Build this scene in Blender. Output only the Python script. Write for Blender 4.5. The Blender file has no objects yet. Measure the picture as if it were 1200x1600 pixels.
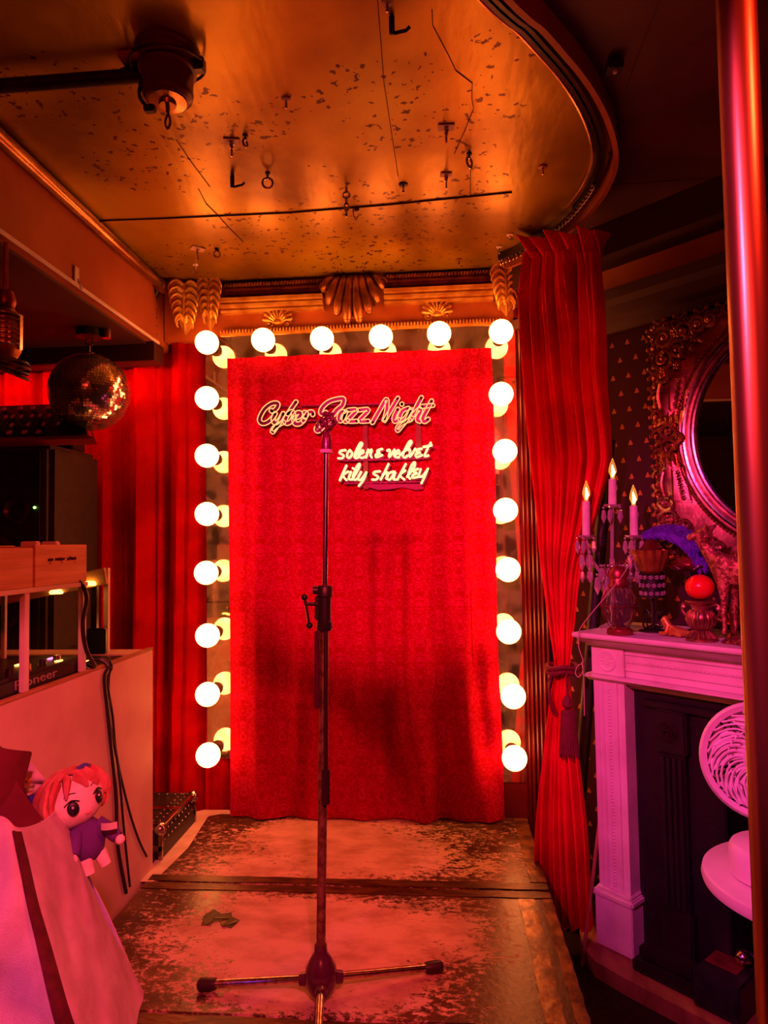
import bpy, bmesh, math, random
from mathutils import Vector, Matrix, noise
random.seed(7)
PI = math.pi
S = bpy.context.scene
COL = S.collection
# ------------------------------------------------------------------ camera, world, lights, exposure
FPX = 1067.0
cam = bpy.data.cameras.new('camera'); camo = bpy.data.objects.new('camera', cam); COL.objects.link(camo)
cam.sensor_fit = 'VERTICAL'; cam.sensor_height = 36.0; cam.lens = 36.0*FPX/1600; cam.clip_start = .02
CAMR = Matrix.Rotation(math.radians(4.7), 3, 'Z') @ Matrix.Rotation(PI/2+math.radians(2.7), 3, 'X') @ Matrix.Rotation(math.radians(-.92), 3, 'Z')
CAMP = Vector((0, 0, 1.35))
camo.matrix_world = Matrix.Translation(CAMP) @ CAMR.to_4x4()
S.camera = camo
vs = S.view_settings; S.display_settings.display_device = 'sRGB'
vs.view_transform = 'Standard'; vs.look = 'None'; vs.gamma = 1; vs.exposure = 0.0; vs.use_curve_mapping = False
S.cycles.max_bounces = 6; S.cycles.diffuse_bounces = 3; S.cycles.glossy_bounces = 4; S.cycles.transmission_bounces = 6
S.cycles.sample_clamp_indirect = 6; S.cycles.caustics_reflective = False; S.cycles.caustics_refractive = False
w = bpy.data.worlds.new('world'); S.world = w; w.use_nodes = True
w.node_tree.nodes['Background'].inputs[0].default_value = (1, .08, .1, 1)
w.node_tree.nodes['Background'].inputs[1].default_value = .03

def spot(name, loc, target, col, energy, angle, blend=.25, r=.04):
    l = bpy.data.lights.new(name, 'SPOT'); l.color = col; l.energy = energy
    l.spot_size = math.radians(angle); l.spot_blend = blend; l.shadow_soft_size = r
    o = bpy.data.objects.new(name, l); COL.objects.link(o); o.location = loc
    o.rotation_euler = (Vector(target)-Vector(loc)).to_track_quat('-Z', 'Y').to_euler()
    return o
def area(name, loc, target, col, energy, sx, sy):
    l = bpy.data.lights.new(name, 'AREA'); l.shape = 'RECTANGLE'; l.size = sx; l.size_y = sy; l.color = col; l.energy = energy
    o = bpy.data.objects.new(name, l); COL.objects.link(o); o.location = loc
    o.rotation_euler = (Vector(target)-Vector(loc)).to_track_quat('-Z', 'Y').to_euler()
    return o
RED = (1, .03, .03); PINK = (1, .06, .22)
spot('stage_spot', (-.63, -1.0, 2.40), (-.30, 2.75, 1.52), (1, .012, .12), 520, 22, .6)
spot('stage_spot', (-.29, -1.0, 2.40), (-.22, 2.75, 1.50), (1, .012, .12), 460, 22, .6)
spot('floor_spot', (.30, -.6, 2.40), (-.78, 1.95, .26), (1, .065, .10), 230, 29, .12)
spot('booth_spot', (.9, .5, 2.3), (-1.0, 1.7, .7), (1, .035, .018), 80, 56, .5, .1)
spot('mantel_spot', (-.75, -.3, 2.35), (.95, 2.1, .95), (1, .06, .40), 290, 36, .6)
spot('bag_spot', (.1, -.4, 2.3), (-.72, 1.0, .7), (1, .10, .34), 40, 40, .5)
spot('violet_spot', (-1.7, -.1, 1.3), (-.85, .95, .45), (.30, .04, 1), 16, 50, .6)
spot('drape_fill', (-.45, -1.0, 2.42), (.40, 2.35, 1.25), (1, .03, .05), 170, 30, .7)  # unseen fill light, added to brighten the drape
spot('violet_lamp', (.35, .9, 2.3), (1.05, 2.1, 1.0), (.3, .02, 1), 5, 50, .6)
area('led_strip', (-1.75, 2.70, 2.11), (-1.75, 2.95, 1.7), (1, .01, .015), 6, 1.3, .03)
area('room_glow', (.1, -1.6, 2.35), (0, 1.5, .9), (1, .045, .02), 14, 1.2, .6)

# ------------------------------------------------------------------ pixel -> place
def ray(px, py): return CAMR @ Vector(((px-600)/FPX, -(py-800)/FPX, -1))
def atY(px, py, Y): d = ray(px, py); return CAMP + d*(Y/d.y)
def atX(px, py, X): d = ray(px, py); return CAMP + d*(X/d.x)
def atZ(px, py, Z): d = ray(px, py); return CAMP + d*((Z-1.35)/d.z)
# fireplace frame: x along its front, y into the diagonal wall, z up
FO = atZ(935, 1471, .05); FO.z = 0
T = Vector((.7071, -.7071, 0)); N = Vector((.7071, .7071, 0))
FM = Matrix((( T.x, N.x, 0, FO.x), (T.y, N.y, 0, FO.y), (0, 0, 1, 0), (0, 0, 0, 1)))
FI = FM.inverted()
def onF(px, py, y):                                   # pixel -> local fireplace coords on the plane local y
    d = ray(px, py); p0 = FO + N*y
    return FI @ (CAMP + d*((p0-CAMP).dot(N)/d.dot(N)))
def onFz(px, py, z): return FI @ atZ(px, py, z)

# ------------------------------------------------------------------ materials
def ramp(nt, fac, stops):
    r = nt.nodes.new('ShaderNodeValToRGB'); nt.links.new(fac, r.inputs[0])
    e = r.color_ramp.elements
    e[0].position, e[0].color = stops[0][0], (*stops[0][1], 1)
    e[1].position, e[1].color = stops[-1][0], (*stops[-1][1], 1)
    for p, c in stops[1:-1]:
        x = e.new(p); x.color = (*c, 1)
    return r.outputs[0]
def mat(name, col, rough=.5, metal=0, col2=None, scale=8, detail=4, lo=.4, hi=.6, bump=0, bscale=None, stretch=(1,1,1), emit=None, es=1, spec=.5, trans=0, sheen=0, ior=1.45, coat=0):
    m = bpy.data.materials.new(name); m.use_nodes = True; nt = m.node_tree; b = nt.nodes['Principled BSDF']
    b.inputs['Base Color'].default_value = (*col, 1); b.inputs['Roughness'].default_value = rough
    b.inputs['Metallic'].default_value = metal; b.inputs['Specular IOR Level'].default_value = spec
    b.inputs['Transmission Weight'].default_value = trans; b.inputs['IOR'].default_value = ior
    b.inputs['Sheen Weight'].default_value = sheen; b.inputs['Coat Weight'].default_value = coat
    if sheen: b.inputs['Sheen Tint'].default_value = (*col, 1)
    tc = nt.nodes.new('ShaderNodeTexCoord'); mp = nt.nodes.new('ShaderNodeMapping'); mp.inputs['Scale'].default_value = stretch
    nt.links.new(tc.outputs['Object'], mp.inputs[0])
    n = nt.nodes.new('ShaderNodeTexNoise'); n.inputs['Scale'].default_value = scale; n.inputs['Detail'].default_value = detail
    nt.links.new(mp.outputs[0], n.inputs['Vector'])
    c2 = col2 if col2 else tuple(c*.82 for c in col)
    nt.links.new(ramp(nt, n.outputs['Fac'], [(lo, c2), (hi, col)]), b.inputs['Base Color'])
    if bump:
        n2 = nt.nodes.new('ShaderNodeTexNoise'); n2.inputs['Scale'].default_value = bscale or scale*4; n2.inputs['Detail'].default_value = 5
        nt.links.new(mp.outputs[0], n2.inputs['Vector'])
        bp = nt.nodes.new('ShaderNodeBump'); bp.inputs['Strength'].default_value = bump; bp.inputs['Distance'].default_value = .004
        nt.links.new(n2.outputs['Fac'], bp.inputs['Height']); nt.links.new(bp.outputs[0], b.inputs['Normal'])
    if emit:
        b.inputs['Emission Color'].default_value = (*emit, 1); b.inputs['Emission Strength'].default_value = es
    return m
def mth(nt, op, a, b=None, c=None):
    n = nt.nodes.new('ShaderNodeMath'); n.operation = op
    for i, v in enumerate((a, b, c)):
        if v is None: continue
        if isinstance(v, (int, float)): n.inputs[i].default_value = v
        else: nt.links.new(v, n.inputs[i])
    return n.outputs[0]
M = {}
M['velvet'] = mat('velvet', (.40, .002, .005), 1, col2=(.27, .0012, .003), scale=5, bump=.25, bscale=220, spec=.03)
M['drape'] = mat('drape', (.80, .009, .024), .7, col2=(.62, .006, .014), scale=6, bump=.15, bscale=160, spec=.08)
M['bulb'] = mat('bulb_glass', (1, .9, .7), .3, emit=(1.0, .23, .055), es=18.5)
M['candle_bulb'] = mat('candle_bulb_glass', (1, .8, .5), .05, trans=.9, emit=(1, .35, .05), es=.25)
M['filament'] = mat('filament', (1, .6, .2), .4, emit=(1, .5, .12), es=30)
M['socket'] = mat('socket', (.06, .025, .015), .4)
M['gold'] = mat('gilded', (.86, .58, .10), .38, .6, col2=(.60, .28, .04), scale=14, bump=.15, bscale=60)
M['oldgold'] = mat('dark_gilded', (.48, .20, .04), .36, .7, col2=(.24, .09, .02), scale=18, bump=.2, bscale=80)
M['rosegold'] = mat('bronze_gilded', (.52, .22, .14), .34, .85, col2=(.26, .09, .06), scale=22, bump=.15, bscale=90)
M['orange_board'] = mat('orange_board', (.55, .16, .035), .5, col2=(.42, .11, .02), scale=9, bump=.1)
M['beam'] = mat('beam_paint', (.42, .12, .04), .45, col2=(.34, .085, .028), scale=4, bump=.1)
M['dark'] = mat('dark_paint', (.06, .016, .012), .6, col2=(.035, .010, .008), scale=3)
M['black'] = mat('black_plastic', (.018, .016, .018), .4, col2=(.012, .011, .012), scale=20)
M['blackmetal'] = mat('black_metal', (.03, .022, .022), .32, .6, col2=(.05, .03, .028), scale=40)
M['castiron'] = mat('cast_iron', (.012, .006, .008), .5, 0, col2=(.006, .004, .005), scale=9, bump=.3, bscale=70)
M['steel'] = mat('steel', (.55, .5, .48), .22, 1, col2=(.42, .36, .34), scale=30)
M['rust'] = mat('rusty_steel', (.36, .20, .12), .5, .7, col2=(.18, .08, .05), scale=60)
M['chrome'] = mat('worn_chrome', (.62, .5, .42), .2, 1, col2=(.36, .25, .2), scale=70, lo=.35, hi=.55)
M['brass'] = mat('brass', (.44, .24, .085), .32, .9, col2=(.34, .17, .055), scale=3, stretch=(1,1,.3), bump=.03, bscale=30)
M['brasspipe'] = mat('brass_pipe', (.46, .27, .10), .25, .9, col2=(.3, .15, .05), scale=7)
M['white'] = mat('white_paint', (.78, .72, .68), .5, col2=(.66, .58, .54), scale=6, bump=.08)
M['mantelpaint'] = mat('mantel_paint', (.80, .70, .70), .45, col2=(.70, .58, .58), scale=10, bump=.12, bscale=50)
M['boothpaint'] = mat('booth_paint', (.74, .54, .46), .55, col2=(.64, .44, .37), scale=5, bump=.06)
M['wood'] = mat('crate_wood', (.72, .42, .22), .6, col2=(.58, .30, .14), scale=6, stretch=(1, .6, 14), bump=.1)
M['plywood'] = mat('ply_edge', (.50, .27, .10), .6, col2=(.36, .17, .06), scale=9, stretch=(1, 1, 5))
M['hearth'] = mat('hearth_wood', (.42, .17, .09), .5, col2=(.26, .09, .05), scale=7, stretch=(3, 1, 1), bump=.15)
M['maroon'] = mat('maroon_gloss', (.12, .008, .006), .3, col2=(.08, .005, .004), scale=5)
M['canvas'] = mat('tote_canvas', (.62, .50, .52), .85, col2=(.54, .42, .44), scale=30, bump=.35, bscale=420)
M['webbing'] = mat('dark_webbing', (.10, .010, .016), .8, col2=(.07, .006, .012), scale=60, bump=.3, bscale=500)
M['skinfelt'] = mat('doll_skin', (.95, .76, .72), .8, scale=40, bump=.1, bscale=300)
M['hairfelt'] = mat('doll_hair', (.70, .22, .18), .85, col2=(.5, .10, .08), scale=30, bump=.2, bscale=300)
M['bluefelt'] = mat('blue_felt', (.09, .10, .55), .8, scale=30)
M['purplefelt'] = mat('purple_felt', (.13, .035, .30), .85, scale=30, bump=.2, bscale=300)
M['tape'] = mat('masking_tape', (.78, .68, .50), .6, col2=(.66, .54, .38), scale=12)
M['greentape'] = mat('green_tape', (.10, .15, .03), .5, col2=(.07, .10, .02), scale=20)
M['letter'] = mat('cream_letter', (.95, .85, .50), .5, col2=(.85, .72, .38), scale=60, emit=(1, .80, .32), es=1.1)  # emission imitates bright light falling on the cream letters
M['letterback'] = mat('dark_letter', (.045, .002, .003), .35, scale=60)
M['glow_outline'] = mat('beaded_outline', (.95, .80, .42), .35, col2=(.75, .42, .15), scale=160, lo=.42, hi=.56, emit=(1, .62, .20), es=.9)  # lit look of the outline put in as emission, no LEDs
M['signbar'] = mat('sign_bar', (.14, .004, .008), .4, scale=20)
M['strap'] = mat('brown_strap', (.24, .10, .035), .6, scale=20)
M['rubber'] = mat('purple_rubber', (.035, .008, .018), .45, scale=20)
M['hub'] = mat('stand_hub', (.09, .012, .05), .25, scale=20, coat=.5)
M['ink'] = mat('ink', (.05, .015, .008), .7)
M['greytext'] = mat('grey_print', (.42, .30, .28), .5)
M['candlewax'] = mat('candle_wax', (.85, .74, .70), .5, scale=20)
M['redwax'] = mat('red_wax', (.80, .02, .02), .22, scale=20, col2=(.72, .015, .015))
M['crystal'] = mat('crystal', (1, .82, .86), .06, .35, trans=.45, ior=1.6, spec=1)
M['copperglass'] = mat('lantern_glass', (1, .8, .8), .03, trans=.95, ior=1.2)
M['copper'] = mat('red_copper', (.34, .06, .045), .35, .6, col2=(.2, .03, .025), scale=20)
M['feather'] = mat('violet_feather', (.13, .02, .55), .8, col2=(.08, .01, .36), scale=60)
M['fanplastic'] = mat('fan_plastic', (.84, .74, .74), .35, scale=20, col2=(.8, .7, .7))
M['lattice'] = mat('table_mat', (.10, .06, .06), .6, col2=(.25, .16, .15), scale=200)
M['yellowled'] = mat('warm_led', (1, .6, .2), .4, emit=(1, .42, .06), es=9)
M['greenled'] = mat('green_led', (.3, 1, .2), .4, emit=(.35, 1, .12), es=6)
M['pinkled'] = mat('pink_led', (1, .2, .6), .4, emit=(1, .12, .5), es=5)
M['knob'] = mat('pale_knob', (.95, .82, .66), .4, scale=20)
M['redpanel'] = mat('red_panel', (.35, .02, .02), .4, scale=20)
M['speakerbox'] = mat('speaker_box', (.03, .014, .012), .7, col2=(.02, .009, .008), scale=30, bump=.2, bscale=200)
M['carpet'] = mat('dark_carpet', (.030, .010, .010), .95, col2=(.016, .006, .006), scale=40, bump=.5, bscale=300)
M['maroon_cloth'] = mat('maroon_cloth', (.14, .012, .022), .9, scale=20, bump=.2, bscale=200)
M['cable'] = mat('cable_rubber', (.025, .015, .018), .4)
M['cord'] = mat('beige_cord', (.62, .42, .34), .6)
M['rope'] = mat('maroon_rope', (.16, .012, .02), .7, scale=120, lo=.45, hi=.55)

def ceiling_mat():
    m = mat('gold_ceiling_paint', (.50, .20, .035), .34, .5, bump=.3, bscale=38, stretch=(1, .35, 1)); nt = m.node_tree; b = nt.nodes['Principled BSDF']
    tc = nt.nodes.new('ShaderNodeTexCoord')
    n1 = nt.nodes.new('ShaderNodeTexNoise'); n1.inputs['Scale'].default_value = 2.2; n1.inputs['Detail'].default_value = 6; nt.links.new(tc.outputs['Object'], n1.inputs[0])
    base = ramp(nt, n1.outputs['Fac'], [(.38, (.20, .10, .004)), (.5, (.36, .22, .008)), (.62, (.50, .35, .014))])
    n2 = nt.nodes.new('ShaderNodeTexNoise'); n2.inputs['Scale'].default_value = 46; n2.inputs['Detail'].default_value = 4; nt.links.new(tc.outputs['Object'], n2.inputs[0])
    n3 = nt.nodes.new('ShaderNodeTexNoise'); n3.inputs['Scale'].default_value = 3.1; nt.links.new(tc.outputs['Object'], n3.inputs[0])
    spots = mth(nt, 'MULTIPLY', mth(nt, 'GREATER_THAN', n2.outputs['Fac'], .62), mth(nt, 'GREATER_THAN', n3.outputs['Fac'], .53))
    mx = nt.nodes.new('ShaderNodeMix'); mx.data_type = 'RGBA'
    nt.links.new(spots, mx.inputs[0]); nt.links.new(base, mx.inputs[6]); mx.inputs[7].default_value = (.07, .018, .006, 1)
    nt.links.new(mx.outputs[2], b.inputs['Base Color'])
    return m
M['ceil'] = ceiling_mat()
M['ceildark'] = mat('dark_ceiling_paint', (.11, .028, .012), .5, col2=(.06, .014, .008), scale=5, bump=.1)

def damask_mat():
    m = mat('damask', (.5, .006, .01), .9, bump=.1, bscale=200, spec=.05); nt = m.node_tree; b = nt.nodes['Principled BSDF']
    tc = nt.nodes.new('ShaderNodeTexCoord'); sp = nt.nodes.new('ShaderNodeSeparateXYZ'); nt.links.new(tc.outputs['Object'], sp.inputs[0])
    u = mth(nt, 'MULTIPLY', sp.outputs['X'], 2*PI/.16); v = mth(nt, 'MULTIPLY', sp.outputs['Z'], 2*PI/.22)
    cu, cv = mth(nt, 'COSINE', u), mth(nt, 'COSINE', v)
    su = mth(nt, 'COSINE', mth(nt, 'MULTIPLY', u, 3)); sv = mth(nt, 'COSINE', mth(nt, 'MULTIPLY', v, 2))
    og = mth(nt, 'ADD', cu, cv)
    wn = nt.nodes.new('ShaderNodeTexVoronoi'); wn.inputs['Scale'].default_value = 1.0; cmb = nt.nodes.new('ShaderNodeCombineXYZ')
    nt.links.new(mth(nt, 'MULTIPLY', cu, 3.2), cmb.inputs[0]); nt.links.new(mth(nt, 'MULTIPLY', cv, 3.2), cmb.inputs[1]); nt.links.new(mth(nt, 'MULTIPLY', mth(nt, 'SINE', mth(nt, 'MULTIPLY', v, 1.0)), 2.2), cmb.inputs[2]); nt.links.new(cmb.outputs[0], wn.inputs['Vector'])
    ph = mth(nt, 'ADD', mth(nt, 'MULTIPLY', og, 5.5), mth(nt, 'ADD', mth(nt, 'MULTIPLY', su, 1.6), mth(nt, 'MULTIPLY', mth(nt, 'MULTIPLY', sv, cu), 2.2)))
    s = mth(nt, 'SINE', mth(nt, 'ADD', ph, mth(nt, 'MULTIPLY', wn.outputs['Distance'], 9)))
    pat = mth(nt, 'SMOOTH_MIN', mth(nt, 'MAXIMUM', mth(nt, 'MULTIPLY', s, 1.6), 0), 1.0, .2)
    n = nt.nodes.new('ShaderNodeTexNoise'); n.inputs['Scale'].default_value = 90; nt.links.new(tc.outputs['Object'], n.inputs[0])
    pat = mth(nt, 'MULTIPLY', pat, n.outputs['Fac'])
    col = ramp(nt, pat, [(.1, (.31, .002, .007)), (.6, (.45, .005, .065))])
    nt.links.new(col, b.inputs['Base Color'])
    return m
M['damask'] = damask_mat()

def stage_mat():
    m = mat('worn_stage_paint', (.5, .4, .3), .38, bump=.25, bscale=60); nt = m.node_tree; b = nt.nodes['Principled BSDF']
    tc = nt.nodes.new('ShaderNodeTexCoord'); mp = nt.nodes.new('ShaderNodeMapping'); mp.inputs['Scale'].default_value = (.8, 1.3, 1)
    nt.links.new(tc.outputs['Object'], mp.inputs[0])
    def nz(s, d, r=.6, dist=0):
        n = nt.nodes.new('ShaderNodeTexNoise'); n.inputs['Scale'].default_value = s; n.inputs['Detail'].default_value = d
        n.inputs['Roughness'].default_value = r; n.inputs['Distortion'].default_value = dist
        nt.links.new(mp.outputs[0], n.inputs['Vector']); return n.outputs['Fac']
    sp = nt.nodes.new('ShaderNodeSeparateXYZ'); nt.links.new(tc.outputs['Object'], sp.inputs[0])
    # bare in the middle of each panel, dark paint left towards its borders
    cx = mth(nt, 'SUBTRACT', 1.0, mth(nt, 'MULTIPLY', mth(nt, 'ABSOLUTE', mth(nt, 'ADD', sp.outputs['X'], .05)), 1.75))
    yy = mth(nt, 'FRACT', mth(nt, 'DIVIDE', mth(nt, 'ADD', sp.outputs['Y'], .02), .607))
    cy = mth(nt, 'SUBTRACT', 1.0, mth(nt, 'POWER', mth(nt, 'MULTIPLY', mth(nt, 'ABSOLUTE', mth(nt, 'SUBTRACT', yy, .5)), 2), 3))
    bias = mth(nt, 'MULTIPLY', mth(nt, 'MULTIPLY', cx, cy), .28)
    f = mth(nt, 'ADD', mth(nt, 'ADD', mth(nt, 'MULTIPLY', nz(3.0, 3), .45), mth(nt, 'MULTIPLY', nz(42, 9, .8, .3), .85)), bias)
    bare = ramp(nt, f, [(.69, (0, 0, 0)), (.75, (1, 1, 1))])
    paint = ramp(nt, nz(5, 4), [(.4, (.055, .028, .012)), (.6, (.12, .065, .022))])
    wood = ramp(nt, nz(9, 5), [(.35, (.46, .26, .17)), (.6, (.72, .48, .36))])
    mx = nt.nodes.new('ShaderNodeMix'); mx.data_type = 'RGBA'
    nt.links.new(bare, mx.inputs[0]); nt.links.new(paint, mx.inputs[6]); nt.links.new(wood, mx.inputs[7])
    nt.links.new(mx.outputs[2], b.inputs['Base Color'])
    nt.links.new(ramp(nt, f, [(.69, (.30,)*3), (.75, (.6,)*3)]), b.inputs['Roughness'])
    return m
M['stage'] = stage_mat()
M['seamtape'] = mat('dark_seam_tape', (.12, .055, .015), .38, .2, col2=(.05, .022, .008), scale=14, lo=.42, hi=.58, bump=.5, bscale=30, stretch=(1, 3, 1))
M['goldtape'] = mat('brown_gold_tape', (.26, .13, .028), .3, .3, col2=(.09, .04, .010), scale=16, lo=.42, hi=.58, bump=.5, bscale=30)

def mirror_mat(name, c, r, stain):
    m = mat(name, c, r, 1); nt = m.node_tree; b = nt.nodes['Principled BSDF']
    tc = nt.nodes.new('ShaderNodeTexCoord')
    n = nt.nodes.new('ShaderNodeTexNoise'); n.inputs['Scale'].default_value = 16; n.inputs['Detail'].default_value = 8; nt.links.new(tc.outputs['Object'], n.inputs[0])
    nt.links.new(ramp(nt, n.outputs['Fac'], [(.40, tuple(x*stain for x in c)), (.58, c)]), b.inputs['Base Color'])
    nt.links.new(ramp(nt, n.outputs['Fac'], [(.42, (r*2.4,)*3), (.6, (r,)*3)]), b.inputs['Roughness'])
    nt.links.new(ramp(nt, n.outputs['Fac'], [(.42, (.82,)*3), (.60, (.97,)*3)]), b.inputs['Metallic'])
    return m
M['mirror'] = mirror_mat('tarnished_mirror', (.74, .62, .50), .03, .62)
M['tiles'] = mat('mirror_tiles', (.9, .8, .78), .10, .92, scale=20, col2=(.7, .64, .64))
M['glassmirror'] = mat('mirror_glass', (.8, .76, .76), .01, 1, scale=2)

def wallpaper_mat():
    m = mat('wallpaper', (.05, .008, .03), .8, spec=.15); nt = m.node_tree; b = nt.nodes['Principled BSDF']
    tc = nt.nodes.new('ShaderNodeTexCoord'); sp = nt.nodes.new('ShaderNodeSeparateXYZ'); nt.links.new(tc.outputs['Object'], sp.inputs[0])
    P, Q = .062, .062
    uu = mth(nt, 'DIVIDE', sp.outputs['X'], P); vv = mth(nt, 'DIVIDE', sp.outputs['Z'], Q)
    row = mth(nt, 'FLOOR', vv)
    odd = mth(nt, 'MULTIPLY', mth(nt, 'MODULO', mth(nt, 'ABSOLUTE', row), 2), .5)
    fx = mth(nt, 'MULTIPLY', mth(nt, 'SUBTRACT', mth(nt, 'FRACT', mth(nt, 'ADD', uu, odd)), .5), P)
    fy = mth(nt, 'MULTIPLY', mth(nt, 'SUBTRACT', mth(nt, 'FRACT', vv), .5), Q)
    ax = mth(nt, 'ABSOLUTE', fx)
    def disc(cx, cy, r):
        d = mth(nt, 'ADD', mth(nt, 'POWER', mth(nt, 'SUBTRACT', ax, cx), 2), mth(nt, 'POWER', mth(nt, 'SUBTRACT', fy, cy), 2))
        return mth(nt, 'LESS_THAN', d, r*r)
    bud = mth(nt, 'LESS_THAN', mth(nt, 'ADD', mth(nt, 'MULTIPLY', ax, 1.5), mth(nt, 'ABSOLUTE', mth(nt, 'SUBTRACT', fy, .004))), .008)
    f = mth(nt, 'MAXIMUM', mth(nt, 'MAXIMUM', disc(.004, -.004, .0045), disc(0, 0, .005)), bud)
    mx = nt.nodes.new('ShaderNodeMix'); mx.data_type = 'RGBA'; nt.links.new(f, mx.inputs[0])
    mx.inputs[6].default_value = (.035, .005, .016, 1); mx.inputs[7].default_value = (.34, .10, .035, 1)
    nt.links.new(mx.outputs[2], b.inputs['Base Color'])
    return m
M['wallpaper'] = wallpaper_mat()

# ------------------------------------------------------------------ mesh builder
I4 = Matrix.Identity(4)
def frame(o, z, x=None):                             # matrix at o whose z axis is z
    z = Vector(z).normalized()
    x = Vector(x) if x is not None else (Vector((1, 0, 0)) if abs(z.x) < .9 else Vector((0, 1, 0)))
    x = (x - z*x.dot(z)).normalized(); y = z.cross(x); o = Vector(o)
    return Matrix(((x.x, y.x, z.x, o.x), (x.y, y.y, z.y, o.y), (x.z, y.z, z.z, o.z), (0, 0, 0, 1)))
def catmull(p, n=6, closed=False):
    p = [Vector(q) for q in p]; L = len(p); out = []
    for i in range(L if closed else L-1):
        g = (lambda k: p[k % L]) if closed else (lambda k: p[min(max(k, 0), L-1)])
        a, b, c, d = g(i-1), g(i), g(i+1), g(i+2)
        for k in range(n):
            t = k/n
            out.append(.5*((2*b)+(c-a)*t+(2*a-5*b+4*c-d)*t*t+(3*b-a-3*c+d)*t**3))
    if not closed: out.append(p[-1])
    return out
class MB:
    def __init__(s, M=None): s.b = bmesh.new(); s.M = M or I4; s.mi = 0
    def v(s, p): return s.b.verts.new(s.M @ Vector(p))
    def f(s, vs):
        try: f = s.b.faces.new(vs); f.material_index = s.mi; return f
        except ValueError: return None
    def box(s, lo, hi, bev=0, m=None):
        t = bmesh.new(); bmesh.ops.create_cube(t, size=1)
        lo, hi = Vector(lo), Vector(hi); c = (lo+hi)/2; d = hi-lo
        for v in t.verts: v.co = Vector((v.co.x*d.x, v.co.y*d.y, v.co.z*d.z))
        if bev: bmesh.ops.bevel(t, geom=t.edges[:], offset=min(bev, min(abs(x) for x in d)*.45), segments=2, affect='EDGES', clamp_overlap=True)
        for v in t.verts: v.co = (m @ (v.co+c)) if m else v.co+c
        mp = {v: s.v(v.co) for v in t.verts}
        for f in t.faces: s.f([mp[v] for v in f.verts])
        t.free(); return s
    def tube(s, pts, r, n=8, closed=False, flat=None):
        pts = [Vector(p) for p in pts]; L = len(pts); rs = r if isinstance(r, (list, tuple)) else [r]*L
        rings = []; up = None
        for i, p in enumerate(pts):
            a = pts[(i-1) % L] if closed else pts[max(i-1, 0)]; c = pts[(i+1) % L] if closed else pts[min(i+1, L-1)]
            t = (c-a)
            t = t.normalized() if t.length > 1e-9 else Vector((0, 0, 1))
            if up is None: up = Vector((0, 0, 1)) if abs(t.z) < .9 else Vector((1, 0, 0))
            x = (up - t*up.dot(t))
            x = x.normalized() if x.length > 1e-6 else t.orthogonal().normalized()
            up = x; y = t.cross(x); q = rs[i]
            rings.append([s.v(p + (x*math.cos(2*PI*k/n) + y*math.sin(2*PI*k/n)*(flat or 1))*q) for k in range(n)])
        for i in range(L if closed else L-1):
            A, B = rings[i], rings[(i+1) % L]
            for k in range(n): s.f([A[k], A[(k+1) % n], B[(k+1) % n], B[k]])
        if not closed: s.f(rings[0][::-1]); s.f(rings[-1])
        return s
    def lathe(s, prof, m=None, n=24, ang=2*PI):
        m = m or I4; rings = []
        full = abs(ang-2*PI) < 1e-6; K = n if full else n+1
        for r, z in prof:
            if r < 1e-6: rings.append([s.v(m @ Vector((0, 0, z)))])
            else: rings.append([s.v(m @ Vector((r*math.cos(ang*k/n), r*math.sin(ang*k/n), z))) for k in range(K)])
        for A, B in zip(rings, rings[1:]):
            for k in range(n):
                k2 = (k+1) % K
                if len(A) == 1 and len(B) == 1: continue
                if len(A) == 1: s.f([A[0], B[k2], B[k]])
                elif len(B) == 1: s.f([A[k], A[k2], B[0]])
                else: s.f([A[k], A[k2], B[k2], B[k]])
        return s
    def ball(s, c, r, n=12, m=None):
        r = (r,)*3 if isinstance(r, (int, float)) else r
        mm = Matrix.Translation(Vector(c)) @ (m or I4) @ Matrix.Diagonal((*r, 1)); h = max(4, n//2)
        return s.lathe([(math.sin(PI*i/h) if 0 < i < h else 0, -math.cos(PI*i/h)) for i in range(h+1)], mm, n)
    def torus(s, m, R, r, n=24, k=8):
        return s.tube([m @ Vector((R*math.cos(2*PI*i/n), R*math.sin(2*PI*i/n), 0)) for i in range(n)], r, k, True)
    def sweep(s, path, prof, closed=False, cap=True, up=(0, 0, 1)):
        path = [Vector(p) for p in path]; L = len(path); up = Vector(up); rings = []
        for i, p in enumerate(path):
            a = path[(i-1) % L] if closed else path[max(i-1, 0)]; c = path[(i+1) % L] if closed else path[min(i+1, L-1)]
            t = (c-a).normalized(); sd = t.cross(up).normalized()
            rings.append([s.v(p+sd*q[0]+up*q[1]) for q in prof])
        P = len(prof)
        for i in range(L if closed else L-1):
            A, B = rings[i], rings[(i+1) % L]
            for k in range(P): s.f([A[k], A[(k+1) % P], B[(k+1) % P], B[k]])
        if cap and not closed: s.f(rings[0][::-1]); s.f(rings[-1])
        return s
    def grid(s, fn, nu, nv, thick=0, wrap=False):
        def sheet(off):
            G = []
            for j in range(nv+1):
                row = []
                for i in range(nu if wrap else nu+1):
                    u, v = i/nu, j/nv; p = Vector(fn(u, v))
                    if off:
                        e = 1e-3
                        du = Vector(fn(u+e, v))-Vector(fn(u-e, v)); dv = Vector(fn(u, v+e))-Vector(fn(u, v-e))
                        nn = du.cross(dv)
                        if nn.length > 1e-12: p = p+nn.normalized()*off
                    row.append(s.v(p))
                G.append(row)
            return G
        A = sheet(0); W = nu if wrap else nu+1
        def faces(G, flip):
            for j in range(nv):
                for i in range(nu):
                    q = [G[j][i], G[j][(i+1) % W], G[j+1][(i+1) % W], G[j+1][i]]
                    s.f(q[::-1] if flip else q)
        faces(A, False)
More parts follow.
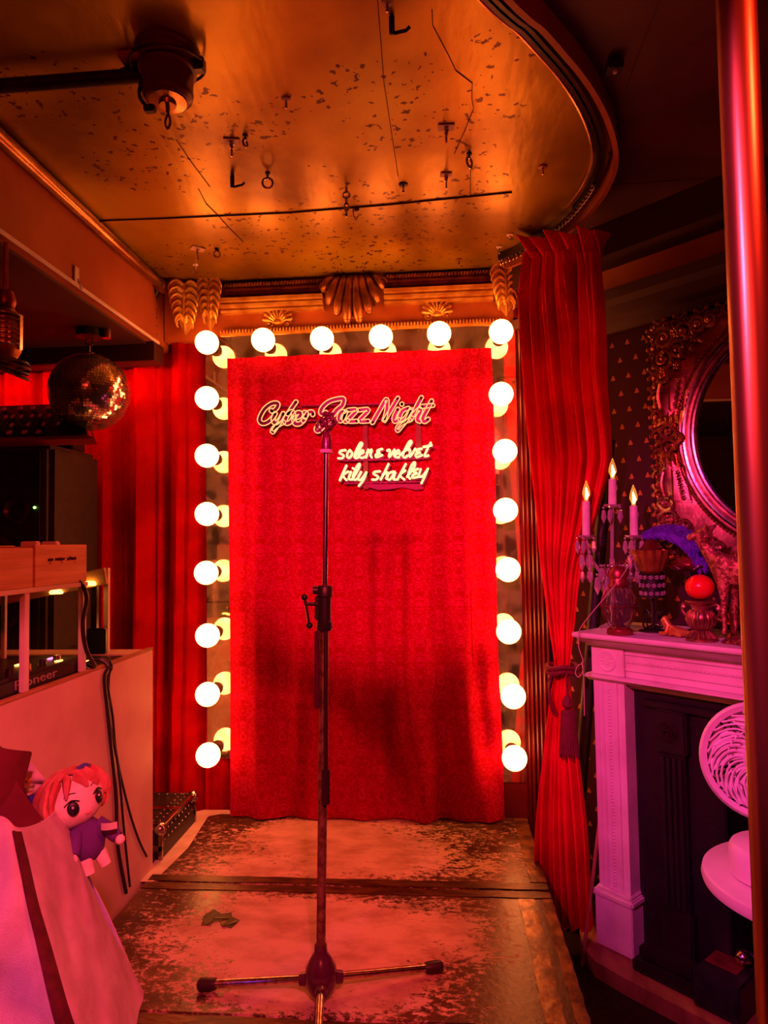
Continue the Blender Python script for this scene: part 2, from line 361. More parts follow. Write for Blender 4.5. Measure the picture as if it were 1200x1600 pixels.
        if thick:
            B = sheet(-thick); faces(B, True)
            for j in (0, nv):
                for i in range(nu):
                    q = [A[j][i], A[j][(i+1) % W], B[j][(i+1) % W], B[j][i]]; s.f(q[::-1] if j == 0 else q)
            if not wrap:
                for i in (0, nu):
                    for j in range(nv): s.f([A[j][i], A[j+1][i], B[j+1][i], B[j][i]])
        return s
    def prism(s, poly, h0, h1, m=None):               # poly in local xy, extruded along z
        m = m or I4
        A = [s.v(m @ Vector((x, y, h0))) for x, y in poly]; B = [s.v(m @ Vector((x, y, h1))) for x, y in poly]; n = len(poly)
        s.f(A[::-1]); s.f(B)
        for i in range(n): s.f([A[i], A[(i+1) % n], B[(i+1) % n], B[i]])
        return s
    def build(s, name, mt, parent=None, loc=None, sharp=38, recalc=True):
        b = s.b
        if recalc: bmesh.ops.recalc_face_normals(b, faces=b.faces[:])
        if parent is not None: wl = wloc(parent)
        else: wl = Vector(loc) if loc is not None else Vector((0, 0, 0))
        me = bpy.data.meshes.new(name); ca = math.radians(sharp)
        for e in b.edges:
            if len(e.link_faces) == 2 and e.calc_face_angle(0) > ca: e.smooth = False
        for f in b.faces: f.smooth = True
        inv = wl_inv(parent) if parent is not None else Matrix.Translation(-wl)
        b.transform(inv); b.to_mesh(me); b.free()
        for x in (mt if isinstance(mt, (list, tuple)) else [mt]): me.materials.append(M[x])
        o = bpy.data.objects.new(name, me); COL.objects.link(o)
        if parent is not None: o.parent = parent
        else: o.location = wl
        return o
def wmat(o):
    m = o.matrix_basis.copy()
    while o.parent: o = o.parent; m = o.matrix_basis @ m
    return m
def wloc(o): return wmat(o).translation
def wl_inv(o): return wmat(o).inverted()
def tag(o, label, cat, group=None):
    o['label'] = label; o['category'] = cat
    if group: o['group'] = group
    return o
def thing(name, label, cat, loc, group=None, rz=0):
    o = bpy.data.objects.new(name, None); COL.objects.link(o); o.location = loc; o.rotation_euler.z = rz
    o.empty_display_size = .05
    return tag(o, label, cat, group)
def struct(o): o['kind'] = 'structure'; return o
def dup(o, parent=None):
    c = o.copy(); COL.objects.link(c)
    if parent is not None: c.parent = parent
    for ch in [x for x in COL.objects if x.parent == o]: dup(ch, c)
    return c
def text(s, size, ext, name, mt, mw, parent, shear=0):
    cu = bpy.data.curves.new(name, 'FONT'); cu.body = s; cu.size = size; cu.extrude = ext; cu.shear = shear; cu.align_x = 'LEFT'; cu.resolution_u = 3
    o = bpy.data.objects.new(name, cu); COL.objects.link(o)
    me = bpy.data.meshes.new_from_object(o); COL.objects.unlink(o); bpy.data.objects.remove(o)
    b = bmesh.new(); b.from_mesh(me); b.transform(wl_inv(parent) @ mw)
    b.to_mesh(me); b.free(); me.materials.append(M[mt]); r = bpy.data.objects.new(name, me); COL.objects.link(r); r.parent = parent
    return r
def scroll(mb, m, R, r, turns=1.6, sgn=1, n=26):     # spiral volute in the local xy plane of m
    pts, rs = [], []
    for i in range(n+1):
        t = i/n; a = sgn*turns*2*PI*t; q = R*(1-t)**.8 + R*.12
        pts.append(m @ Vector((q*math.cos(a), q*math.sin(a), r*.6*t))); rs.append(r*(1-.45*t))
    mb.tube(pts, rs, 6); mb.ball(m @ Vector((0, 0, r*.5)), r*1.2, 8)
def flower(mb, m, R, n=6):
    for k in range(n):
        a = 2*PI*k/n
        mb.ball(m @ Vector((R*.6*math.cos(a), R*.6*math.sin(a), 0)), (R*.42, R*.42, R*.3), 8)
    mb.ball(m @ Vector((0, 0, R*.2)), R*.3, 8)
# ------------------------------------------------------------------ room shell
WY = .30                                              # local y of the diagonal wall
CZ = 2.48
dwl = FM @ Vector((-.56, WY, 0)); dwr = FM @ Vector((2.05, WY, 0))
BWY = 2.92
s0 = -(BWY - (FM @ Vector((0, WY, 0))).y)/.7071
dwl = FM @ Vector((s0, WY, 0))
mb = MB(); mb.box((-2.7, -2.3, -.05), (2.4, 3.0, 0)); struct(mb.build('floor', 'carpet'))
mb = MB(); mb.box((-2.7, BWY, 0), (dwl.x+.05, 3.0, CZ)); struct(mb.build('wall_back', 'dark'))
mb = MB(); mb.box((-2.7, -2.3, 0), (-2.6, 3.0, CZ)); struct(mb.build('wall_left', 'dark'))
mb = MB(); mb.box((dwr.x, -2.3, 0), (dwr.x+.1, dwr.y+.1, CZ)); struct(mb.build('wall_right', 'dark'))
mb = MB(); mb.box((-2.7, -2.4, 0), (2.4, -2.3, CZ)); struct(mb.build('wall_front', 'beam'))
wd = MB(); wd.box((s0, 0, 0), (2.12, .06, CZ)); o = wd.build('wall_diagonal', 'wallpaper')
o.matrix_world = FM @ Matrix.Translation((0, WY, 0)); struct(o)
# rail curve in plan (points taken on the ceiling plane)
railpx = [(800, 0), (838, 32), (870, 68), (900, 104), (925, 142), (943, 180), (953, 215), (955, 245), (946, 275), (930, 303), (905, 333), (878, 356), (850, 377), (815, 397), (788, 408)]
rail = [atZ(x, y, 2.45) for x, y in railpx]
rail = [Vector((-.35, .93, 2.45)), Vector((-.08, 1.06, 2.45))] + rail
rail = catmull(rail, 5)
mb = MB(); mb.box((-2.7, -2.4, CZ), (2.4, 3.0, CZ+.05)); mb.mi = 1
outer = [(p.x, p.y) for p in rail]
poly = [(-1.17, .93)] + outer + [(outer[-1][0]+.06, 2.9), (-1.17, 2.9)]
# sheet under the ceiling, painted gold, bounded by the rail; the part nearer than the rail start is a plain rectangle
mb.prism(poly, CZ-.008, CZ-.0005)
mb.prism([(-1.17, -2.3), (-.35, -2.3), (-.35, .93), (-1.17, .93)], CZ-.008, CZ-.0005)
mb.mi = 2
def seam(pts, r=.0035, z=CZ-.009):
    for a, b in zip(pts, pts[1:]):
        mb.tube([atZ(*a, z), atZ(*b, z)], r, 4, flat=.5)
seam([(140, 345), (250, 341), (340, 337), (450, 332), (600, 320), (700, 310), (800, 300)], .004)
seam([(600, 130), (622, 275)], .0018); seam([(590, 0), (600, 130)], .0018)
seam([(275, 218), (300, 255), (328, 292)], .002); seam([(310, 295), (322, 318), (340, 336), (360, 358), (380, 378)], .0025)
seam([(675, 15), (676, 40), (700, 85), (712, 110), (738, 130), (737, 155), (740, 170), (726, 205), (710, 240)], .0018)
seam([(735, 258), (735, 308)], .002)
seam([(1032, 0), (1003, 70), (978, 140)], .0015); seam([(930, 290), (1010, 285), (1130, 276)], .0015)
c = mb.build('ceiling', ['ceildark', 'ceil', 'ink']); struct(c)
# left soffit with its face to the room
mb = MB(); mb.box((-2.6, -2.3, 2.205), (-1.17, 2.915, CZ), .004); struct(mb.build('trim_1', 'beam'))
mb = MB(); mb.box((-2.6, 2.70, 2.125), (-1.165, 2.80, 2.2045)); mb.box((-2.59, -2.2, 2.195), (-1.2, 2.70, 2.2045)); struct(mb.build('trim_2', 'dark'))
mb = MB(); mb.box((-1.169, -2.2, 2.203), (-1.160, 2.75, 2.215), .002); struct(mb.build('trim_3', 'white'))
# orange fascia board above the mirror frame
mb = MB(); mb.box((-1.165, 2.81, 2.235), (.42, 2.915, CZ-.009)); struct(mb.build('trim_4', 'orange_board'))
# reeded maroon pilaster right of the mirror frame
mb = MB(); prof = [(0, 0), (0, -.02)]
for k in range(6): x = .004+k*.0165; prof += [(x, -.02-(.008 if k in (1, 4) else 0)), (x+.004, -.034), (x+.008, -.036), (x+.012, -.034)]
prof += [(.105, -.02), (.105, 0)]
mb.prism([(.323+x, 2.812+y) for x, y in prof], .0, 2.30); mb.box((.315, 2.765, 2.262), (.435, 2.815, 2.30), .004)
struct(mb.build('trim_5', 'maroon'))
# cornice of the diagonal wall: moulding with an orange frieze above
mb = MB(FM); zc = 2.19
mb.sweep([(s0+.05, WY, 0), (2.0, WY, 0)], [(0, 2.12), (.02, 2.12), (.03, 2.15), (.06, 2.165), (.07, 2.20), (.10, 2.215), (.11, 2.25), (0, 2.25)])
struct(mb.build('trim_6', 'dark'))
mb = MB(FM); mb.box((s0+.05, WY-.02, 2.2505), (2.0, WY-.0005, 2.36)); struct(mb.build('trim_7', 'beam'))
mb = MB(FM); mb.box((s0+.10, WY-.14, 2.361), (2.0, WY-.001, CZ-.001)); struct(mb.build('trim_8', 'dark'))

# ------------------------------------------------------------------ curved curtain rail
r = thing('curtain_rail', 'curved double curtain rail bent round the right edge of the gold ceiling', 'curtain rail', (.45, 1.9, 2.45))
def offs(path, d):
    out = []
    for i, p in enumerate(path):
        t = (path[min(i+1, len(path)-1)]-path[max(i-1, 0)]).normalized(); out.append(p + Vector((t.y, -t.x, 0))*d)
    return out
mb = MB(); mb.sweep([p+Vector((0, 0, .03)) for p in offs(rail, .012)], [(-.007, -.058), (.007, -.058), (.007, 0), (-.007, 0)]); mb.build('wooden_band', 'beam', r)
mb = MB(); mb.sweep([p+Vector((0, 0, .021)) for p in offs(rail, -.028)], [(-.012, -.028), (-.003, -.028), (-.003, -.02), (.003, -.02), (.003, -.028), (.012, -.028), (.012, 0), (-.012, 0)]); mb.build('track', 'blackmetal', r)
mb = MB(); rr = offs(rail, -.050); mb.tube([p+Vector((0, 0, .008)) for p in rr[:60]], .006, 8); mb.build('pull_cord_tube', 'brasspipe', r)
mb = MB()
for p in offs(rail, -.028)[52:]:
    mb.torus(frame(p+Vector((0, 0, -.014)), (1, .4, 0)), .008, .002, 10, 5)
mb.build('glider', 'steel', r)

# ------------------------------------------------------------------ stage platform
SZ = .26
st = thing('stage_platform', 'low wooden stage with scuffed peeling paint under the microphone stand', 'stage', (-.32, 1.6, 0))
yb = [(2.215, 2.80), (1.607, 2.213), (1.0, 1.605)]
for k, (a, b) in enumerate(yb):
    mb = MB(); mb.box((-.985, a+.002, .225), (.318, b-.002, SZ), .004); mb.build('stage_board', 'stage', st)
mb = MB(); mb.box((-.975, 1.01, .001), (.308, 2.79, .224)); mb.build('skirt', 'black', st)
def strip(pxs, name, mt, z=SZ, h=.0016, wob=.002):
    pts = []
    for (x, y) in pxs:
        p = atZ(x, y, z); pts.append((p.x, p.y))
    mb = MB(); mb.prism(pts, z+.0004, z+h); return mb.build(name, mt, st)
strip([(300, 1270), (318, 1266), (420, 1266), (560, 1270), (752, 1274), (753, 1279), (640, 1278), (540, 1277), (430, 1273), (345, 1272), (325, 1276), (294, 1325), (240, 1378), (217, 1378)], 'masking_tape', 'tape')
def bar(x0, y0, x1, y1, mt='goldtape', h=.0025):
    mb = MB(); n = 24; A = []; B = []
    L = Vector((x1-x0, y1-y0, 0)); lng = max(abs(L.x), abs(L.y)); horiz = abs(L.x) > abs(L.y)
    for i in range(n+1):
        t = i/n; j = random.uniform(-.0025, .0025); k = random.uniform(-.0025, .0025)
        if horiz: A.append((x0+L.x*t, y0+j)); B.append((x0+L.x*t, y1+k))
        else: A.append((x0+j, y0+L.y*t)); B.append((x1+k, y0+L.y*t))
    mb.prism(A+B[::-1], SZ+.0004, SZ+h); return mb.build('floor_tape', mt, st)
bar(-.98, 2.222, .316, 2.262, 'seamtape'); bar(-.98, 2.170, .316, 2.209, 'seamtape'); bar(-.98, 1.562, .316, 1.600, 'seamtape')
bar(.285, 1.62, .316, 2.165); bar(.265, 2.27, .316, 2.78); bar(.215, 1.62, .262, 2.165, h=.002)
mb = MB()
for i in range(9):
    p = atZ(345+random.uniform(-22, 22), 1433+random.uniform(-9, 9), SZ+.003)
    mb.box((-.022, -.014, 0), (.022, .014, .001), m=Matrix.Translation(p) @ Matrix.Rotation(random.uniform(0, 6), 4, 'Z') @ Matrix.Rotation(random.uniform(-.25, .25), 4, 'X'))
o = mb.build('crumpled_tape', 'greentape', loc=tuple(atZ(345, 1433, SZ))); tag(o, 'crumpled scrap of dark green tape stuck on the stage, left of the stand', 'tape scrap')

# ------------------------------------------------------------------ mirror frame with bulbs
MY = 2.78
fr = thing('lighted_mirror', 'tall doorway-like surround of tarnished mirror strips carrying the round bulbs', 'mirror frame', (-.33, 2.80, .47))
def strip3(x0, x1, z0, z1): mb = MB(); mb.box((x0, MY, z0), (x1, MY+.006, z1), .0015); return mb.build('mirror_strip', 'mirror', fr)
strip3(-.974, -.866, .487, 1.12); strip3(-.974, -.866, 1.121, 2.236)
strip3(-.8655, .2045, 2.118, 2.236); strip3(.205, .320, .40, 2.02); strip3(.205, .320, 2.021, 2.236)
mb = MB(); mb.box((-.976, MY+.0065, .48), (-.84, MY+.026, 2.238)); mb.box((.19, MY+.0065, .261), (.322, MY+.026, 2.238)); mb.box((-.84, MY+.0065, 2.09), (.19, MY+.026, 2.238)); mb.build('backing_board', 'maroon', fr)
mb = MB()
for p in [(-.955, .51), (-.89, .51), (.22, 2.05), (.305, 2.0), (-.955, 1.14), (-.885, 1.10)]: mb = MB(); mb.lathe([(.0001, 0), (.006, 0), (.004, .003), (0, .004)], frame((p[0], MY, p[1]), (0, -1, 0)), 10); mb.build('mirror_clip', 'brass', fr)
lx = -.9315; rx = .260
lpx = [(323, 535), (323, 622), (323, 712), (323, 803), (322, 895), (324, 993), (324, 1085), (325, 1180)]
rpx = [(783, 518), (783, 616), (789, 705), (790, 797), (794, 890), (795, 987), (802, 1088), (804, 1185)]
tpx = [(411, 531), (503, 529), (595, 526), (686, 521)]
proto = None
ordn = ['topmost', 'second from top', 'third from top', 'fourth from top', 'fifth from top', 'sixth from top', 'second from bottom', 'lowest']
def bulb(px, py, label):
    global proto
    p = atY(px, py, 2.67); loc = Vector((p.x, MY, p.z))
    if proto is None:
        proto = thing('globe_bulb', label, 'light bulb', loc, 'round bulbs of the mirror frame')
        Fm = frame(loc, (0, -1, 0), (1, 0, 0))
        mb = MB(); R = .0475; c = .108; prof = [(.0135, .038)]
        for i in range(1, 17):
            a = PI*(1-i/16)*.90; prof.append((R*math.sin(a), c-R*math.cos(PI-a) if False else c - R*math.cos(PI - (PI-a))))
        prof = [(.0135, .040), (.0145, .052)] + [(R*math.sin(a), c-R*math.cos(a)) for a in [math.radians(22+158*i/15) for i in range(15)]] + [(0, c+R)]
        mb.lathe(prof, Fm, 28); mb.build('glass_globe', 'bulb', proto)
        mb = MB(); mb.lathe([(0, .0005), (.026, .0005), (.026, .008), (.019, .012), (.018, .036), (.0155, .042), (.0, .042)], Fm, 20); mb.build('socket', 'socket', proto)
        return
    o = dup(proto); o.location = loc; o['label'] = label
for k, p in enumerate(lpx): bulb(*p, ('lit round bulb at the top left corner of the mirror frame' if k == 0 else f'lit round bulb in the left column of the frame, {ordn[k]}'))
for k, p in enumerate(rpx): bulb(*p, ('lit round bulb at the top right corner of the mirror frame' if k == 0 else f'lit round bulb in the right column of the frame, {ordn[k]}'))
for k, p in enumerate(tpx): bulb(*p, ['lit round bulb on the top strip, beside the top left corner bulb', 'lit round bulb on the top strip, left of the large central leaf ornament', 'lit round bulb on the top strip, right of the large central leaf ornament', 'lit round bulb on the top strip, beside the top right corner bulb'][k])

# ------------------------------------------------------------------ gilded cornice
cn = thing('gilded_cornice', 'gilded moulding with leaf and shell ornaments above the mirror frame', 'cornice', (-.33, 2.80, 2.24))
def P(px, py, Y=2.78): return atY(px, py, Y)
# each leaf ornament: long curved fluted lobes fanning from a centre rib
def lobe(mb, pts, w, d=.6, n=10):
    pts = catmull(pts, 6); L = len(pts)
    rs = [w*(.62+.38*math.sin(PI*min(1, (i/(L-1))*.62+.06))**.8) if i < L-1 else w*.5 for i in range(L)]
    mb.tube(pts, rs, n, flat=1)
    for e in (-.45, .45):                             # ridges on the lobe
        q = []
        for i in range(2, L-1):
            t = (pts[i+1]-pts[i-1]).normalized(); sd = t.cross(Vector((0, 1, 0))).normalized()
            q.append(pts[i]+sd*e*rs[i]+Vector((0, -rs[i]*.85, 0)))
        mb.tube(q, w*.13, 5)
    mb.ball(pts[-1], w*.8, 10)
mb = MB(); cx, cz = P(552, 437).x, CZ-.02
for s in (-1, 1):
    for (x1, z1, x2, z2, wd_) in [(.016, -.06, .024, -.182, .021), (.044, -.05, .066, -.150, .020), (.074, -.035, .100, -.105, .018), (.098, -.015, .124, -.055, .013)]:
        lobe(mb, [(cx+s*x1*.8, 2.770, cz), (cx+s*x1, 2.745, cz+z1), (cx+s*(x1+x2)/2, 2.735, cz+(z1+z2)*.55), (cx+s*x2, 2.755, cz+z2)], wd_)
    scroll(mb, frame((cx+s*.118, 2.76, cz-.035), (0, -1, 0)), .022, .007, 1.3, s)
for i in range(17): mb.ball((cx, 2.735+.012*abs(i-8)/8, cz-.008-i*.0105), .0048, 8)
mb.box((cx-.09, 2.775, cz-.13), (cx+.09, 2.812, CZ-.012), .012)
mb.build('leaf_corbel', 'oldgold', cn)
def acanthus(px, ptop, pbot, hw, Y=2.775, turn=0, mt='gold'):
    top = P(px, ptop, Y); bot = P(px, pbot, Y); H = top.z-bot.z; mb = MB(); x0 = top.x
    def X(dx, dy): return (x0+dx*math.cos(turn), Y+dy+dx*math.sin(turn))
    n = 6
    mb.tube(catmull([(*X(0, -.02), top.z), (*X(0, -.035), (top.z+bot.z)/2), (*X(0, -.012), bot.z)], 6), [.008-.0003*i for i in range(13)], 8)
    for s in (-1, 1):
        for k in range(n):
            t = k/n; z0 = top.z+.004-H*(.80*t); wd_ = hw*(1.0-.55*t**1.3)
            p = [(*X(s*.004, -.026), z0-.014), (*X(s*wd_*.45, -.036), z0+.002), (*X(s*wd_*.85, -.034), z0-.010), (*X(s*wd_*1.02, -.024), z0-.034*(1-.3*t)), (*X(s*wd_*.86, -.016), z0-.046*(1-.3*t))]
            c = catmull(p, 5); mb.tube(c, [.0085*(1-.55*i/len(c)) for i in range(len(c))], 7)
            c = catmull([(q[0]*.96+x0*.04, q[1]+.006, q[2]-.012) for q in p], 5); mb.tube(c, [.007*(1-.6*i/len(c)) for i in range(len(c))], 5)
    # carved body behind the lobes
    mb.prism([( -hw*.85, 0), (hw*.85, 0), (hw*.8, -H*.45), (hw*.35, -H*.85), (0, -H), (-hw*.35, -H*.85), (-hw*.8, -H*.45)], 0, .018,
             frame((x0, Y, top.z), (math.sin(turn), -math.cos(turn), 0), (math.cos(turn), math.sin(turn), 0)))
    return mb.build('acanthus_leaf', mt, cn)
acanthus(330, 440, 517, .048, mt='gold'); acanthus(789, 419, 495, .058)
acanthus(291, 446, 524, .060, 2.76, .35)
def cornice_seg(pxa, pxb, pts, mt, name, up=0):
    mb = MB(); a = P(pxa[0], pxa[1], 2.80); b = P(pxb[0], pxb[1], 2.80); z0 = (a.z+b.z)/2
    mb.sweep([(a.x, 2.81, z0), (b.x, 2.81, z0)], [(q[0], q[1]) for q in pts]); return mb.build(name, mt, cn)
prof = [(0, .0), (.030, 0), (.034, .010), (.028, .012), (.028, .016), (.046, .020), (.050, .030), (.044, .033), (.044, .037), (.058, .041), (.062, .054), (0, .054)]
cornice_seg((347, 490), (507, 487), prof, 'gold', 'stepped_moulding'); cornice_seg((601, 478), (770, 470), prof, 'gold', 'stepped_moulding')
band = [(0, 0), (.034, 0), (.040, .014), (.034, .028), (0, .028)]
cornice_seg((347, 463), (507, 459), band, 'oldgold', 'marbled_band'); cornice_seg((601, 450), (770, 443), band, 'oldgold', 'marbled_band')
def ropeline(pxa, pxb, r, n, mt, Y=2.80):
    a, b = P(*pxa, Y), P(*pxb, Y); z = (a.z+b.z)/2; a.z = b.z = z; mb = MB(); mb.tube([a+Vector((0, .006, 0)), b+Vector((0, .006, 0))], r*.9, 8)
    for i in range(n):
        p = a.lerp(b, (i+.5)/n); mb.ball(p+Vector((0, -.001, 0)), (r*.62, r*1.05, r*1.15), 8, Matrix.Rotation(.5, 4, 'Y'))
    return mb.build('rope_moulding', mt, cn)
ropeline((350, 445), (508, 440), .009, 34, 'oldgold', 2.77); ropeline((603, 432), (768, 425), .009, 34, 'oldgold', 2.77)
mb = MB(); a = P(345, 520, 2.79); b = P(783, 502, 2.79); z = 2.244
mb.box((a.x, 2.772, z-.008), (b.x, 2.812, z+.006), .003)
for i in range(88): p = a.lerp(b, (i+.5)/88); mb.ball((p.x, 2.772, z+.011), (.0052, .008, .009), 6)
mb.build('beaded_moulding', 'gold', cn)
for px, py in ((435, 506), (683, 494)):
    c0 = P(px, py, 2.80); mb = MB()
    for k in range(9):
        a = PI*(.08+.84*k/8); Ln = .058*(1+.16*math.sin(a)); d = Vector((math.cos(a), 0, math.sin(a)))
        c = [c0+d*.012+Vector((0, -.012, 0)), c0+d*Ln*.6+Vector((0, -.022, 0)), c0+d*Ln+Vector((0, -.010, 0))]
        mb.tube(c, [.003, .006, .0075], 7); mb.ball(c[-1], .0085, 8)
    mb.ball(c0+Vector((0, -.008, .006)), (.03, .012, .014), 12)
    for s in (-1, 1): scroll(mb, frame(c0+Vector((s*.04, -.008, -.002)), (0, -1, 0)), .014, .004, 1.2, s)
    mb.build('shell_ornament', 'gold', cn)

# ------------------------------------------------------------------ curtains
def back_c(u, v):
    x = -.868+u*1.085*(1+.006*v); z = 2.131-v*1.865
    amp = .007+.030*max(0, v-.3)
    y = 2.738 + amp*math.sin(2*PI*(5.2*u+.25*math.sin(3*v)))*(.5+.5*math.sin(9*u+1)) + .004*math.sin(2*PI*13*u+2*v) + .006*math.sin(40*u*v+3)*v + .014*max(0, v-.35)*math.sin(26*(u-.35*v)*(1+u))
    return (x+.004*math.sin(8*v)*(1 if u > .9 else 0), min(y, 2.766), z)
mb = MB(); mb.grid(back_c, 160, 60, .003); o = mb.build('backdrop_curtain', 'damask', loc=(-.33, 2.76, .262)); tag(o, 'red damask curtain hanging inside the mirror frame behind the sign', 'curtain')
def left_c(u, v):
    x = -2.55+u*1.745; z = 2.42-v*2.38
    ph = 2*PI*(9.5*u+.12*math.sin(2.2*v+5*u)); y = 2.862+.030*math.sin(ph)+.012*math.sin(2.3*ph+1.3+v)+.005*math.sin(5*ph+3*v)
    return (x+.015*math.sin(ph+1.2)*v, min(y, 2.912) if x < -.9 else min(max(y, 2.835), 2.912), z)
mb = MB(); mb.grid(lambda u, v: (lambda p: (p[0], p[1], min(p[2], 2.232)))(left_c(u, v)), 240, 40, .002)
o = mb.build('velvet_curtain', 'velvet', loc=(-1.7, 2.86, .04)); tag(o, 'long red velvet curtain behind the disco ball and booth', 'curtain')

rows = [(395, 818, 932, 2.53, 2.22), (440, 812, 937, 2.52, 2.22), (480, 811, 942, 2.52, 2.23), (540, 815, 945, 2.50, 2.26), (600, 819, 947, 2.5, 2.30), (700, 826, 955, 2.48, 2.36), (740, 830, 950, 2.47, 2.38),
        (800, 837, 934, 2.46, 2.40), (860, 842, 916, 2.45, 2.41), (900, 847, 907, 2.44, 2.40), (980, 858, 898, 2.41, 2.38), (1045, 867, 891, 2.38, 2.36), (1100, 861, 893, 2.38, 2.31), (1200, 846, 905, 2.40, 2.31),
        (1300, 838, 916, 2.42, 2.31), (1400, 838, 922, 2.42, 2.31), (1452, 840, 926, 2.42, 2.31)]
Ls = [atY(a[1], a[0], a[3]) for a in rows]; Rs = [atY(a[2], a[0], a[4]) for a in rows]
Lc, Rc = catmull(Ls, 8), catmull(Rs, 8)
def samp(c, v):
    q = min(max(v, 0), 1)*(len(c)-1); i = min(int(q), len(c)-2); return c[i].lerp(c[i+1], q-i)
def drape_f(u, v):
    a, b = samp(Lc, v), samp(Rc, v); p = a.lerp(b, u); wdt = (b-a).length
    nrm = Vector((-(b-a).y, (b-a).x, 0)).normalized()
    k = 7.0; amp = .018*min(1, wdt/.25)+.004
    d = amp*(1+.45*math.sin(7*u+2))*math.sin(2*PI*k*(u+.035*math.sin(9*u+3*v)+.02*math.sin(5*v)))+.45*amp*math.sin(2*PI*13*u+4*v)+.010*math.sin(2*PI*1.5*u+6*v)*(wdt/.3)
    return p + nrm*d + Vector((0, .03*math.sin(PI*u), 0))*(1-min(1, wdt/.3))
dr = thing('tied_drape', 'scarlet drape gathered by a tieback beside the mirror frame', 'curtain', (.43, 2.33, .06))
mb = MB(); mb.grid(drape_f, 150, 90, .003); mb.build('cloth', 'drape', dr)
a0, b0 = Lc[0], Rc[0]
def ruffle(u, v):
    t = u; p = a0.lerp(b0, t); nrm = Vector((-(b0-a0).y, (b0-a0).x, 0)).normalized()
    h = .055+.040*t+.012*math.sin(17*u)+.006*math.sin(41*u)
    d = (.020+.02*v)*math.sin(2*PI*5.5*u+1.2*v)+.004*math.sin(2*PI*12*u+2)
    return p + nrm*(d*(.4+v)) - nrm*(-.01) + Vector((-.02*v+.03*v*t, -.035*v, (v*1.15-.5)*h))
mb = MB(); mb.grid(ruffle, 120, 12, .003); mb.build('ruffled_heading', 'drape', dr)
tc = samp(Lc, 11/16).lerp(samp(Rc, 11/16), .5)
mb = MB()
for dz in (-.008, .008): mb.tube([tc+Vector((.050*math.cos(a), .042*math.sin(a), dz+.004*math.sin(3*a)))for a in [2*PI*i/28 for i in range(28)]], .008, 8, True)
for k in range(2): mb.tube(catmull([tc+Vector((-.035, -.03, 0)), tc+Vector((-.05-.008*k, -.035, -.05)), tc+Vector((-.045, -.035, -.10-.03*k)), tc+Vector((-.03, -.035, -.14))], 6), .003, 6)
mb.build('tieback', 'rope', dr)
ta = tc+Vector((.004, -.058, -.02))
mb = MB(); mb.tube([ta+Vector((0, .01, .02)), ta+Vector((0, 0, -.06))], .004, 6)
mb.lathe([(0, -.055), (.008, -.058), (.018, -.075), (.018, -.090), (.010, -.100), (.020, -.108), (.024, -.125), (.030, -.24), (0, -.24)], Matrix.Translation(ta), 18)
for k in range(22):
    a = 2*PI*k/22; mb.tube([ta+Vector((.020*math.cos(a), .020*math.sin(a), -.108)), ta+Vector((.031*math.cos(a+.1), .031*math.sin(a+.1), -.245-.006*(k % 3)))], .0028, 5)
mb.build('tassel', 'rope', dr)

# ------------------------------------------------------------------ sign
SY = 2.700
sg = thing('lettered_sign', 'cream script sign reading Cyber Jazz Night above two names', 'sign', atY(600, 775, 2.74))
A_ = lambda p: (395+p[0]/8, 610+p[1]/8); B_ = lambda p: (530+p[0]/7.5, 610+p[1]/7.5); C_ = lambda p: (520+p[0]/7.06, 680+p[1]/7.06)
def ribbon(mb, c, w, y0, y1):
    L = len(c); l, r_ = [], []
    for i, p in enumerate(c):
        t = (c[min(i+1, L-1)]-c[max(i-1, 0)]); t = t.normalized() if t.length > 1e-9 else Vector((1, 0, 0)); n = Vector((-t.z, 0, t.x)); l.append(p+n*w); r_.append(p-n*w)
    def cap(p, t0):
        return [p+Vector((math.cos(t0+a)*w, 0, math.sin(t0+a)*w)) for a in (-PI/3, 0, PI/3)]
    tE = c[-1]-c[-2]; tS = c[0]-c[1]
    loop = l+cap(c[-1], math.atan2(tE.z, tE.x))[::-1]+r_[::-1]+cap(c[0], math.atan2(tS.z, tS.x))[::-1]
    return loop
def plank(mb, c, w, y0, y1):                          # solid rounded stroke
    L = len(c); R0 = []
    for i, p in enumerate(c):
        t = (c[min(i+1, L-1)]-c[max(i-1, 0)]); t = t.normalized() if t.length > 1e-9 else Vector((1, 0, 0)); n = Vector((-t.z, 0, t.x))*w
        R0.append([mb.v((q.x, y, q.z)) for q, y in ((p+n, y0), (p+n, y1), (p-n, y1), (p-n, y0))])
    for a, b in zip(R0, R0[1:]):
        for k in range(4): mb.f([a[k], a[(k+1) % 4], b[(k+1) % 4], b[k]])
    mb.f(R0[0][::-1]); mb.f(R0[-1])
    for q in (c[0], c[-1]): mb.lathe([(0, 0), (w, 0), (w, y1-y0), (0, y1-y0)], frame((q.x, y1, q.z), (0, -1, 0)), 12)
